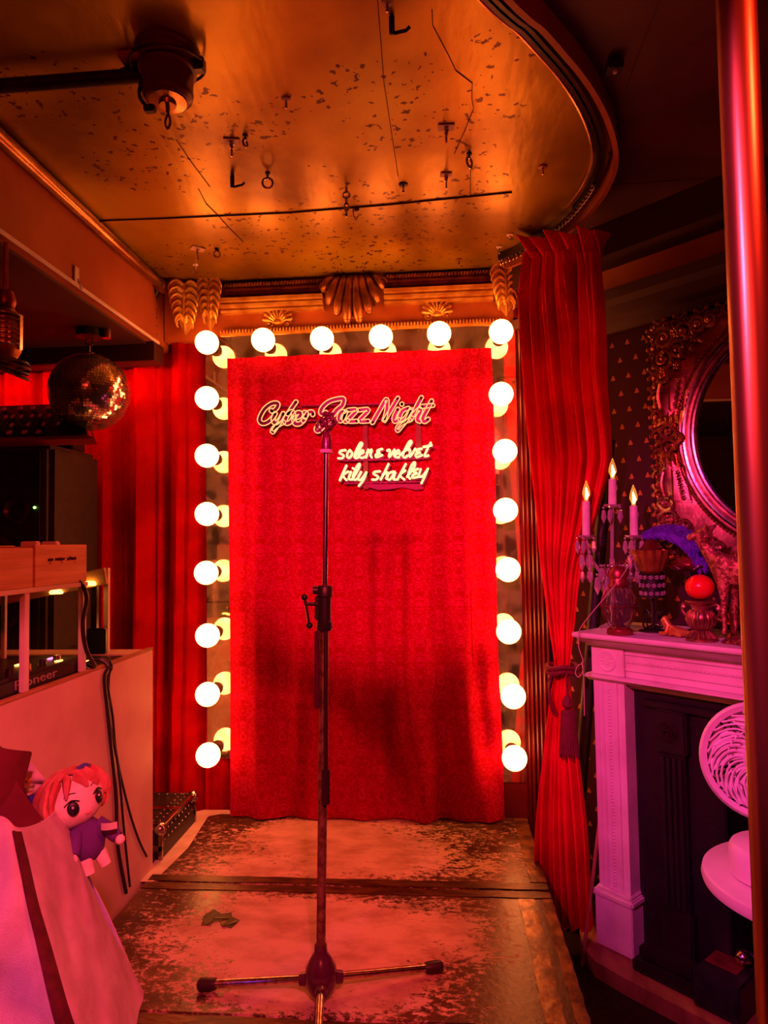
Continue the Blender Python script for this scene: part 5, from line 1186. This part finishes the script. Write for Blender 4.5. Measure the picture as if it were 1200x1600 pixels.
for sx in (-1, 1):
    mb = MB(FM); c = Vector((ex+sx*(hx-.055), .222, ez))
    for s_ in (-1, 1):
        scroll(mb, frame(c+Vector((0, 0, s_*.028)), (0, -1, 0)), .026, .007, 1.5, s_*sx, 20)
        mb.tube(catmull([c+Vector((sx*.03, 0, s_*.05)), c+Vector((0, -.01, s_*.055)), c+Vector((-sx*.035, -.006, s_*.02)), c+Vector((-sx*.055, 0, 0))], 5), [.007]*15+[.003], 6)
    for k in range(8):
        a = 2*PI*k/8+.2; flower(mb, frame(c+Vector((.030*math.cos(a)-sx*.006, -.012, .058*math.sin(a))), (0, -1, 0)), .011, 5)
    for s_ in (-1, 1):
        for k in range(4): p = c+Vector((sx*(.02-.02*k), -.006, s_*.05)); mb.tube([p, p+Vector((-sx*.004, -.008, s_*.020)), p+Vector((-sx*.012, -.002, s_*.042))], [.004, .008, .001], 6)
    flower(mb, frame(c+Vector((-sx*.045, -.004, 0)), (0, -1, 0)), .018, 6); mb.build('side_carving', 'oldgold', om)
    for s_ in (-1, 1):                                # narrow panels with small flowers
        mb = MB(FM); b0 = Vector((ex+sx*(hx-.085), .224, ez+s_*.155))
        q = [b0+Vector((-sx*-.022, 0, -s_*.055)), b0+Vector((-sx*.022, 0, -s_*.062)), b0+Vector((-sx*.040, 0, s_*.055)), b0+Vector((sx*.022, 0, s_*.055))]
        mb.tube(q, .003, 6, True)
        for k in range(5): flower(mb, frame(b0+Vector((-sx*.006*k*.6, -.002, s_*(-.04+.02*k))), (0, -1, 0)), .010, 5)
        mb.tube(catmull([Vector((ex+sx*(hx-.035), .23, ez+s_*.10)), Vector((ex+sx*(hx-.028), .222, ez+s_*.15)), Vector((ex+sx*(hx-.038), .23, ez+s_*.205))], 6), [.003]+[.007]*11+[.003], 8)
        mb.build('flower_panel', 'rosegold', om)

# ------------------------------------------------------------------ things on the mantel shelf
SH = 1.0555
def L(px, py, y): return FM @ onF(px, py, y)
# candelabra
cy = .075; b0 = FM @ Vector((onF(957, 900, cy).x, cy, SH))
cd = thing('candelabra', 'crystal candelabra with three lit electric candles on the mantel shelf', 'candelabra', b0)
mb = MB(); mb.lathe([(0, 0), (.048, 0), (.050, .006), (.036, .014), (.016, .024), (.010, .05), (.016, .07), (.010, .09), (.008, .16), (.018, .175), (.010, .19), (.008, .235), (0, .235)], Matrix.Translation(b0), 20); mb.build('stem', 'crystal', cd)
tops = {}
for key, px, ytop, ybot in (('c', 957, 748, 792), ('l', 916, 783, 840), ('r', 990, 790, 840)):
    yc = {'c': cy, 'l': .015, 'r': .11}[key]
    a, b = L(px, ytop, yc), L(px+(1 if key == 'r' else 0), ybot, yc); tops[key] = b; ax_ = (a-b).normalized(); F = frame(b, ax_); h = (a-b).length
    bs = L(px, ybot+4, cy)
    ar = MB(); mid = b0.copy(); mid.z = b0.z+.17
    if key == 'c': ar.tube([b0+Vector((0, 0, .23)), b], .006, 8)
    else: ar.tube(catmull([mid, mid.lerp(b, .35)+Vector((0, 0, -.04)), mid.lerp(b, .85)+Vector((0, 0, -.045)), b+Vector((0, 0, -.005))], 7), .0055, 8)
    ar.build('arm', 'crystal', cd)
    mb = MB(); mb.lathe([(0, -.006), (.010, -.006), (.030, .004), (.032, .008), (.012, .003), (0, .003)], F, 16)
    mb.build('drip_dish', 'crystal', cd)
    mb = MB(); mb.lathe([(0, .004), (.0125, .004), (.0135, .01), (.0128, h-.002), (.010, h), (0, h)], F, 16)
    if key != 'l': mb.ball(F @ Vector((.013, 0, h-.03)), (.003, .003, .012), 6)
    mb.build('candle_sleeve', 'candlewax', cd)
    mb = MB(); mb.lathe([(.006, h+.001), (.007, h+.010), (.013, h+.022), (.0125, h+.034), (.008, h+.050), (.003, h+.064), (0, h+.070)], F, 16); cb = mb.build('flame_bulb', 'candle_bulb', cd)
    mb = MB(); mb.tube([F @ Vector((0, 0, h+.006)), F @ Vector((.002, 0, h+.022)), F @ Vector((-.001, 0, h+.045))], [.0012, .0042, .001], 8); mb.build('filament', 'filament', cb)
drop = None
def add_drop(p, s=1.0):
    mb = MB(); mb.ball(p+Vector((0, 0, -.004)), .0045, 6); mb.lathe([(0, -.010), (.0065*s, -.016), (.0095*s, -.030*s-.008), (0, -.050*s-.008)], Matrix.Translation(p) @ Matrix.Rotation(rnd.uniform(0, 1), 4, 'Z'), 6); mb.build('crystal_drop', 'crystal', cd, sharp=5)
for key in tops:
    b = tops[key]
    for k in range(5): a = 2*PI*k/5+.4; add_drop(b+Vector((.029*math.cos(a), .029*math.sin(a), .002)), 1)
    for k in range(3):
        a = 2*PI*k/3+1; p = b+Vector((.016*math.cos(a), .016*math.sin(a), -.045))
        if key != 'c': add_drop(p, 1.2); add_drop(p+Vector((0, 0, -.055)), .9)
for k in range(9):
    a = 2*PI*k/9; add_drop(b0+Vector((.038*math.cos(a), .030*math.sin(a), .215)), 1.1)
for k in range(6):
    a = 2*PI*k/6; add_drop(b0+Vector((.05*math.cos(a), .035*math.sin(a), .185)), 1.3)
# lantern
lb = FM @ Vector((onF(967, 985, -.035).x, -.030, SH)); ln = thing('oil_lantern', 'copper red lantern with round clear glass globe under the candelabra', 'lantern', lb); F = Matrix.Translation(lb)
mb = MB(); mb.lathe([(0, 0), (.038, 0), (.040, .004), (.038, .016), (.030, .020), (.026, .024), (0, .024)], F, 28); mb.build('base', 'copper', ln)
mb = MB(); mb.lathe([(.026, .0245), (.036, .040), (.050, .068), (.0535, .090), (.050, .112), (.038, .136), (.028, .146), (.0265, .146), (.0365, .135), (.048, .112), (.0515, .090), (.048, .069), (.0345, .041), (.0245, .0255)], F, 32); mb.build('glass_globe', 'copperglass', ln)
mb = MB(); mb.lathe([(0, .1465), (.030, .1465), (.032, .152), (.028, .158), (.026, .176), (.030, .180), (.030, .196), (.022, .210), (.008, .216), (0, .216)], F, 28); mb.build('cap', 'copper', ln)
mb = MB()
for k in range(6):
    a = 2*PI*k/6; mb.tube([F @ Vector((r_*math.cos(a), r_*math.sin(a), z)) for r_, z in ((.030, .024), (.040, .040), (.053, .068), (.0565, .090), (.053, .112), (.041, .136), (.031, .148))], .0013, 5)
mb.torus(F @ Matrix.Translation((0, 0, .09)), .0565, .0013, 28, 5)
mb.tube(catmull([F @ Vector((-.030, 0, .18)), F @ Vector((-.038, 0, .20)), F @ Vector((-.02, -.01, .218)), F @ Vector((.02, -.01, .228)), F @ Vector((.034, 0, .205)), F @ Vector((.030, 0, .18))], 5), .0018, 6)
mb.build('wire_guard', 'copper', ln)
mb = MB(); mb.lathe([(0, .024), (.012, .024), (.012, .05), (.006, .056), (.005, .07), (0, .072)], F, 14); mb.build('burner', 'copper', ln)
q = FM @ Vector((onFz(986, 985, SH).x+.006, -.035, SH)); mb = MB(); mb.lathe([(0, 0), (.010, 0), (.011, .018), (0, .018)], Matrix.Translation(q), 14); o = mb.build('votive_candle', 'candlewax', loc=q); tag(o, 'tiny white candle stub beside the lantern base', 'candle')
# crystal lamp with scalloped bowl
pb_ = FM @ Vector((onFz(1030, 985, SH).x, .10, SH)); cl_ = thing('crystal_goblet_stand', 'dark wrought stand with beaded crystal drum and fluted bowl, middle of the shelf', 'candle stand', pb_)
sc_ = lambda py: L(1030, py, .10).z-SH
F = Matrix.Translation(pb_)
mb = MB(); mb.lathe([(0, 0), (.045, 0), (.045, .004), (.012, .010), (.005, .014), (.005, sc_(935)), (0, sc_(935))], F, 24)
for k in range(4):
    a = k*PI/2+.3; Fk = F @ Matrix.Rotation(a, 4, 'Z'); mb.tube(catmull([Fk @ Vector(q) for q in ((.006, 0, .02), (.030, 0, .012), (.036, 0, .034), (.020, 0, .045), (.022, 0, .062), (.034, 0, .066), (.034, 0, .054))], 5), .003, 6)
mb.build('scroll_base', 'castiron', cl_)
z0, z1 = sc_(934), sc_(896)
mb = MB(); mb.lathe([(0, z0), (.036, z0), (.036, z0+.004), (.034, z0+.005), (.034, z1-.005), (.038, z1-.004), (.040, z1), (0, z1)], F, 24); mb.build('drum', 'castiron', cl_)
mb = MB()
for r_ in range(3):
    for k in range(13):
        a = 2*PI*(k+.5*(r_ % 2))/13; flower(mb, frame(F @ Vector((.037*math.cos(a), .037*math.sin(a), z0+.014+(z1-z0-.026)*r_/2)), (math.cos(a), math.sin(a), 0)), .0085, 5)
mb.build('crystal_band', 'crystal', cl_)
z2 = sc_(860)
mb = MB(); mb.grid(lambda u, v: F @ Vector(((.030+.030*max(v,0)**.6)*(1+.07*math.cos(14*2*PI*u)*v)*math.cos(2*PI*u), (.030+.030*max(v,0)**.6)*(1+.07*math.cos(14*2*PI*u)*v)*math.sin(2*PI*u), z1+.001+(z2-z1)*v)), 98, 10, .003, True); mb.build('fluted_bowl', 'oldgold', cl_)
mb = MB(); mb.lathe([(0, z1+.002), (.028, z1+.002), (.030, z1+.02), (.034, z2+.006), (.028, z2+.012), (.012, z2+.035), (0, z2+.038)], F, 20); mb.build('inner_cup', 'maroon', cl_)
# scalloped bowl + feather on it, carried by a bracket stand
q0 = FM @ Vector((onFz(1072, 990, SH).x, .16, SH)); rb_ = thing('scalloped_dish', 'beaded dark dish with scalloped rim on a thin stand, under the violet feather', 'dish', q0); F = Matrix.Translation(q0)
z3 = L(1072, 892, .16).z-SH; z4 = L(1072, 862, .16).z-SH
mb = MB(); mb.lathe([(0, 0), (.035, 0), (.035, .004), (.006, .010), (.004, z3), (0, z3)], F, 18); mb.build('stand', 'castiron', rb_)
mb = MB(); mb.grid(lambda u, v: F @ Vector(((.008+.052*v)*(1+.06*math.cos(9*2*PI*u)*v)*math.cos(2*PI*u), (.008+.052*v)*(1+.06*math.cos(9*2*PI*u)*v)*math.sin(2*PI*u), z3+.012*v*v+.006*math.cos(9*2*PI*u)*v)), 90, 8, .004, True); mb.build('rim', 'maroon', rb_)
mb = MB(); mb.ball(F @ Vector((0, 0, z3+.020)), (.040, .036, .022), 20)
for i in range(90): a, e_ = rnd.uniform(0, 2*PI), rnd.uniform(-.1, 1.3); mb.ball(F @ Vector((.040*math.cos(a)*math.cos(e_), .036*math.sin(a)*math.cos(e_), z3+.020+.022*math.sin(e_))), .0042, 6)
mb.build('beaded_dome', 'copper', rb_)
sp_ = [L(1001, 838, .11), L(1025, 832, .11), L(1052, 834, .12), L(1078, 848, .13), L(1092, 868, .14), L(1096, 884, .14)]
c = catmull(sp_, 12); mb = MB(); mb.tube(c, .0018, 5); TL = FM.to_3x3()
for i, p in enumerate(c):
    for k in range(6):
        t = (c[min(i+1, len(c)-1)]-c[max(i-1, 0)]).normalized(); up_ = Vector((0, 0, 1)); sd = t.cross(TL @ Vector((0, 1, 0))).normalized()
        s_ = -1 if k % 2 else 1; ln_ = .046*math.sin(PI*(.12+.83*i/len(c)))*rnd.uniform(.8, 1.1); d = (sd*s_*1.0+t*.9+(TL @ Vector((0, 1, 0)))*rnd.uniform(-.5, .5)).normalized()
        mb.tube([p, p+d*ln_*.6+t*.004, p+d*ln_+t*.014+Vector((0, 0, -.006))], [.0035, .003, .0008], 4)
o = mb.build('violet_feather', 'feather', loc=c[len(c)//2]); tag(o, 'fluffy violet feather arching over the dishes on the mantel shelf', 'feather')
# candle holder + red candle
hb_ = FM @ Vector((onFz(1100, 1000, SH).x, .005, SH)); ch = thing('candle_holder', 'gilded fluted urn shaped candle holder under the red ball candle', 'candle holder', hb_)
zt_ = L(1098, 938, .005).z-SH; k_ = zt_/.124
mb = MB(); prf = [(0, 0), (.044, 0), (.044, .006), (.038, .010), (.028, .024), (.022, .032), (.024, .036), (.034, .050), (.038, .068), (.034, .084), (.024, .094), (.024, .100), (.030, .112), (.042, .118), (.043, .124), (0, .124)]
mb.lathe([(a, b*k_) for a, b in prf], Matrix.Translation(hb_), 32)
for i in range(18):
    a = 2*PI*i/18; mb.tube([hb_+Vector((r_*math.cos(a), r_*math.sin(a), z*k_)) for r_, z in ((.026, .038), (.035, .050), (.039, .068), (.035, .084), (.026, .093))], .003, 6); mb.tube([hb_+Vector((r_*math.cos(a), r_*math.sin(a), z*k_)) for r_, z in ((.040, .010), (.030, .024), (.024, .031))], .003, 5)
mb.build('urn', 'rosegold', ch)
for s_ in (-1, 1):
    mb = MB(); F = FM.to_3x3().to_4x4(); mb.tube(catmull([hb_+F @ Vector((s_*x, 0, z*k_)) for x, z in ((.028, .108), (.050, .112), (.055, .090), (.040, .070))], 6), .004, 7); mb.ball(hb_+F @ Vector((s_*.050, 0, .100*k_)), .008, 8); mb.build('handle', 'rosegold', ch)
cc = hb_+Vector((0, 0, zt_+.0375)); mb = MB(); mb.ball(cc, (.0405, .0405, .0372), 28); mb.tube([cc+Vector((0, 0, .034)), cc+Vector((.001, 0, .040))], .0012, 5); o = mb.build('ball_candle', 'redwax', loc=hb_+Vector((0, 0, zt_))); tag(o, 'round bright red candle on the urn shaped holder', 'candle')
# skinned figures
def skin(name, mt2, pts, edges, parent, root=0, sub=2):
    b = bmesh.new(); ly = b.verts.layers.skin.verify(); inv = wl_inv(parent); vs_ = []
    for i, (p, r_) in enumerate(pts):
        v = b.verts.new(inv @ Vector(p)); v[ly].radius = (r_, r_); v[ly].use_root = (i == root); vs_.append(v)
    for a, c in edges: b.edges.new((vs_[a], vs_[c]))
    me = bpy.data.meshes.new(name); b.to_mesh(me); b.free(); me.materials.append(M[mt2])
    o = bpy.data.objects.new(name, me); COL.objects.link(o); o.parent = parent
    m = o.modifiers.new('Skin', 'SKIN'); m.use_smooth_shade = True
    m2 = o.modifiers.new('Sub', 'SUBSURF'); m2.levels = sub; m2.render_levels = sub
    return o
M['rough_gold'] = mat('pitted_gold', (.55, .20, .12), .42, .7, col2=(.22, .06, .04), scale=90, lo=.45, hi=.55, bump=.9, bscale=150)
dlx = onFz(1155, 1003, SH).x+.012; db = FM @ Vector((dlx, .0, SH)); de = thing('deer_figurine', 'gilded pitted deer figurine standing on rockwork by the brass pole', 'figurine', db)
G_ = lambda x, y, z: db+TL @ Vector((x, y, z))
legt = L(1150, 915, 0).z-SH
zz = legt/.17
P_ = [(G_(.03, .02, .215*zz), .036), (G_(-.03, .02, .220*zz), .040), (G_(-.062, .02, .250*zz), .026), (G_(-.085, .015, .290*zz), .019), (G_(-.082, .01, .325*zz), .018), (G_(-.108, .0, .318*zz), .013), (G_(-.128, -.004, .308*zz), .008),
      (G_(.085, .02, .212*zz), .038), (G_(.118, .02, .222*zz), .010), (G_(.13, .02, .205*zz), .005)]
E_ = [(0, 1), (1, 2), (2, 3), (3, 4), (4, 5), (5, 6), (0, 7), (7, 8), (8, 9)]
for bx, par, hind in ((-.030, 1, 0), (.095, 7, 1)):
    for s_ in (-1, 1):
        x = bx+(.012 if s_ > 0 else 0); n0 = len(P_)
        if hind: P_ += [(G_(x, .02+s_*.020, .165*zz), .020), (G_(x-.012, .02+s_*.022, .130*zz), .012), (G_(x+.014, .02+s_*.022, .085*zz), .0085), (G_(x+.006, .02+s_*.022, .042*zz), .007), (G_(x-.004, .02+s_*.022, .022), .008)]
        else: P_ += [(G_(x, .02+s_*.020, .165*zz), .017), (G_(x+.002, .02+s_*.022, .125*zz), .010), (G_(x-.002, .02+s_*.022, .085*zz), .009), (G_(x+.001, .02+s_*.022, .045*zz), .006), (G_(x-.004, .02+s_*.022, .022), .008)]
        E_ += [(par, n0)]+[(n0+i, n0+i+1) for i in range(4)]
for s_ in (-1, 1): n0 = len(P_); P_ += [(G_(-.070, .01+s_*.018, .340*zz), .008), (G_(-.062, .01+s_*.034, .350*zz), .004)]; E_ += [(4, n0), (n0, n0+1)]
skin('body', 'rough_gold', P_, E_, de)
mb = MB(FM); fl = FI @ db
mb.grid(lambda u, v: Vector((fl.x+.035+.085*math.cos(2*PI*u)*max(1-v,0)**.45*(1+.08*math.sin(7*2*PI*u)), fl.y+.02+.045*math.sin(2*PI*u)*max(1-v,0)**.45*(1+.08*math.sin(7*2*PI*u)), fl.z+.0005+.022*v*(1+.06*math.sin(31*u)))), 60, 8, 0, True); mb.build('rockwork', 'rough_gold', de)
fx0, fx1 = onFz(1038, 993, SH).x, onFz(1086, 993, SH).x; fy = .035; fb_ = FM @ Vector(((fx0+fx1)/2, fy, SH)); rf = thing('reclining_figurine', 'small gilded animal figurine lying between the wrought stand and the urn', 'figurine', fb_)
Hh = lambda x, y, z: FM @ Vector((x, fy+y, SH+z)); ln_ = fx1-fx0
P_ = [(Hh(fx0+.55*ln_, 0, .016), .014), (Hh(fx0+.25*ln_, 0, .020), .015), (Hh(fx0+.14*ln_, 0, .036), .011), (Hh(fx0+.06*ln_, -.004, .046), .012), (Hh(fx0-.03*ln_, -.010, .042), .007),
      (Hh(fx0+.85*ln_, .003, .016), .015), (Hh(fx1+.01, .01, .012), .006), (Hh(fx1+.02, .02, .02), .004)]
E_ = [(0, 1), (1, 2), (2, 3), (3, 4), (0, 5), (5, 6), (6, 7)]
for a, xs in ((1, ((.22, .012), (.05, .009), (-.16, .007))), (5, ((.86, .012), (.72, .009), (.56, .007)))):
    for s_ in (-1, 1):
        n0 = len(P_); P_ += [(Hh(fx0+k2*ln_, s_*.016, .009), r_*.72) for k2, r_ in xs]; E_ += [(a, n0), (n0, n0+1), (n0+1, n0+2)]
for s_ in (-1, 1): n0 = len(P_); P_ += [(Hh(fx0+.08*ln_, s_*.010, .060), .004)]; E_ += [(3, n0)]
skin('body', 'gold', P_, E_, rf)
# fan shaped gilded ornament and ring behind the deer
q = FM @ Vector((onFz(1128, 1002, SH).x, .10, SH)); t = thing('palm_ornament', 'gilded fan shaped leaf ornament between the urn and the deer', 'ornament', q)
mb = MB(); mb.lathe([(0, 0), (.022, 0), (.018, .008), (.006, .02), (.006, .045), (0, .05)], Matrix.Translation(q), 16); mb.build('foot', 'oldgold', t)
mb = MB()
for k in range(7): a = PI*(.12+.76*k/6); d = TL @ Vector((math.cos(a), 0, math.sin(a))); mb.tube([q+Vector((0, 0, .04))+d*.004, q+Vector((0, 0, .04))+d*.035+TL @ Vector((0, -.008, 0)), q+Vector((0, 0, .04))+d*.062], [.003, .007, .003], 7)
mb.build('leaf_fan', 'oldgold', t)

# leaning black pole, thin stick, cord
pt, pb2 = atY(950, 692, 2.48), atY(913, 1040, 2.46); d = (pb2-pt); k = (pt.z-.001)/(pt.z-pb2.z); e = pt+d*k
e = Vector((.42, 2.50, .001))
t = thing('leaning_pole', 'thick black pole leaning behind the candelabra and the scarlet drape', 'pole', e)
MB().tube([e, pt+Vector((0, 0, -.01))], .0225, 16).build('shaft', 'castiron', t); d = (pt-e).normalized(); MB().lathe([(0, 0), (.026, 0), (.026, .018), (.022, .022), (0, .022)], frame(pt-d*.012, d), 16).build('cap', 'blackmetal', t)
a, b = atY(942, 1240, 2.36), atY(918, 1440, 2.30); d = b-a; e = a+d*((a.z-.001)/(a.z-b.z))
fe = FI @ e
if fe.y > -.0: e = FM @ Vector((-.10, -.0, .001))
o = MB().tube([a, e], .006, 8).build('thin_stick', 'hearth', loc=e); tag(o, 'thin brown stick leaning between the drape and the mantelpiece leg', 'stick')
cpts = [(992, 868), (972, 900), (948, 930), (918, 966), (905, 986), (904, 1010), (911, 1034), (903, 1040), (899, 1052), (905, 1058), (911, 1046), (909, 1034), (912, 1060), (913, 1100), (913, 1118)]
C3 = [atY(x, y, 2.30-.004*i if i < 4 else 2.20) for i, (x, y) in enumerate(cpts)]
C3 = [FM @ onF(x, y, -.10) for i, (x, y) in enumerate(cpts)]
o = MB().tube(catmull(C3, 5), .0016, 5).build('loose_cord', 'cord', loc=C3[4]); tag(o, 'thin pale cord hanging over the left end of the mantel shelf', 'cord')

# ------------------------------------------------------------------ table, fan, box
tcx, tcy, tz = .745, 1.50, .65
t = thing('round_table', 'small round white table in front of the fireplace, behind the brass pole', 'table', (tcx, tcy, 0))
mb = MB(); mb.lathe([(0, tz-.032), (.196, tz-.032), (.205, tz-.026), (.208, tz-.016), (.205, tz-.004), (.198, tz), (0, tz)], Matrix.Translation((tcx, tcy, 0)), 64); mb.build('table_top', 'fanplastic', t)
mb = MB(); mb.lathe([(0, .001), (.15, .001), (.15, .010), (.03, .025), (.016, .04), (.016, tz-.04), (.05, tz-.0325), (0, tz-.0325)], Matrix.Translation((tcx, tcy, 0)), 28); mb.build('pedestal', 'castiron', t)
mb = MB(); mb.box((-.12, -.10, 0), (.12, .10, .003), .001, Matrix.Translation((tcx+.005, tcy, tz+.0003)) @ Matrix.Rotation(math.radians(18), 4, 'Z')); o = mb.build('table_mat', 'lattice', loc=(tcx, tcy, tz)); tag(o, 'dark lattice patterned mat under the fan', 'mat')
fb0 = Vector((.672, 1.50, tz+.0036)); fn = thing('desk_fan', 'white round desk fan on the small table, half hidden by the brass pole', 'fan', fb0)
F = Matrix.Translation(fb0); mb = MB(); mb.lathe([(0, 0), (.082, 0), (.086, .004), (.086, .048), (.080, .060), (.074, .064), (0, .066)], F, 48); mb.build('base', 'fanplastic', fn)
mb = MB(); mb.lathe([(0, .0665), (.016, .0665), (.014, .068), (0, .068)], F @ Matrix.Translation((-.03, -.035, 0)), 20); mb.build('control_dial', 'chrome', fn)
hc = atY(1180, 1188, 1.50); hc = Vector((hc.x+.012, hc.y, hc.z))
ax_ = Vector((-.42, -.86, .22)).normalized()
mb = MB(); mb.tube(catmull([fb0+Vector((.02, .02, .064)), fb0+Vector((.03, .06, .10)), hc-ax_*.07+Vector((0, 0, -.05)), hc-ax_*.06], 6), .016, 12); mb.build('neck', 'fanplastic', fn)
Fh = frame(hc, ax_, (1, 0, 0)); R_ = .116
mb = MB(); mb.lathe([(R_-.016, .022), (R_-.006, .030), (R_, .022), (R_+.002, .0), (R_-.004, -.030), (R_-.010, -.030), (R_-.012, 0), (R_-.016, .022)], Fh, 56); mb.build('outer_ring', 'fanplastic', fn)
mb = MB()
for k in range(26):
    a = 2*PI*k/26; pts = []
    for i in range(9): q_ = i/8; r_ = .030+(R_-.018-.030)*q_; aa = a+1.05*q_*q_; pts.append(Fh @ Vector((r_*math.cos(aa), r_*math.sin(aa), .030+.006*math.sin(PI*q_))))
    mb.tube(pts, .0023, 5)
mb.torus(Fh @ Matrix.Translation((0, 0, .030)), .060, .0016, 36, 5)
mb.build('front_grille', 'fanplastic', fn)
mb = MB(); mb.lathe([(0, .038), (.028, .036), (.032, .030), (0, .026)], Fh, 24); mb.build('centre_cap', 'fanplastic', fn)
mb = MB()
for k in range(40):
    a = 2*PI*k/40; pts = [Fh @ Vector((r_*math.cos(a+.5*(1-r_/R_)), r_*math.sin(a+.5*(1-r_/R_)), z)) for r_, z in ((R_-.004, -.026), (R_-.010, -.052), (.075, -.064), (.040, -.066))]; mb.tube(pts, .0026, 5, flat=2.2)
mb.lathe([(0, -.078), (.042, -.074), (.046, -.06), (0, -.058)], Fh, 24); mb.build('rear_grille', 'fanplastic', fn)
for k in range(5):
    mb = MB(); a0_ = 2*PI*k/5
    mb.grid(lambda u, v: Fh @ Vector(((.022+.078*v)*math.cos(a0_+(u-.5)*1.0+.4*v), (.022+.078*v)*math.sin(a0_+(u-.5)*1.0+.4*v), -.010+.024*(u-.5))), 8, 8, .002); mb.build('blade', 'fanplastic', fn)
q = FM @ Vector((.40, -.015, .0505)); t = thing('equipment_box', 'black box with a pale top edge and small ball, on the hearth under the table', 'box', q)
Fq = Matrix.Translation(q) @ FM.to_3x3().to_4x4()
mb = MB(); mb.box((-.055, -.06, 0), (.075, .08, .10), .006, Fq); mb.box((-.045, -.068, .02), (.065, -.0605, .07), .004, Fq); mb.build('body', 'black', t)
mb = MB(); mb.box((-.045, -.0, .1003), (.045, .07, .106), .002, Fq); mb.build('top_plate', 'copper', t)
mb = MB(); mb.ball(Fq @ Vector((.04, .05, .128)), .022, 16); mb.build('ball_knob', 'chrome', t)
# ------------------------------------------------------------------ brass pole
PX_, PY_ = .4225, .95
t = thing('brass_pole', 'tall shiny brass pole from floor to ceiling in the right foreground', 'pole', (PX_, PY_, 0))
MB().tube([(PX_, PY_, .001), (PX_, PY_, CZ-.002)], .0255, 40).build('shaft', 'brass', t)
MB().lathe([(0.0256, .001), (.06, .001), (.058, .01), (.032, .018), (.0258, .03)], Matrix.Translation((PX_, PY_, 0)), 32).build('floor_flange', 'brass', t)
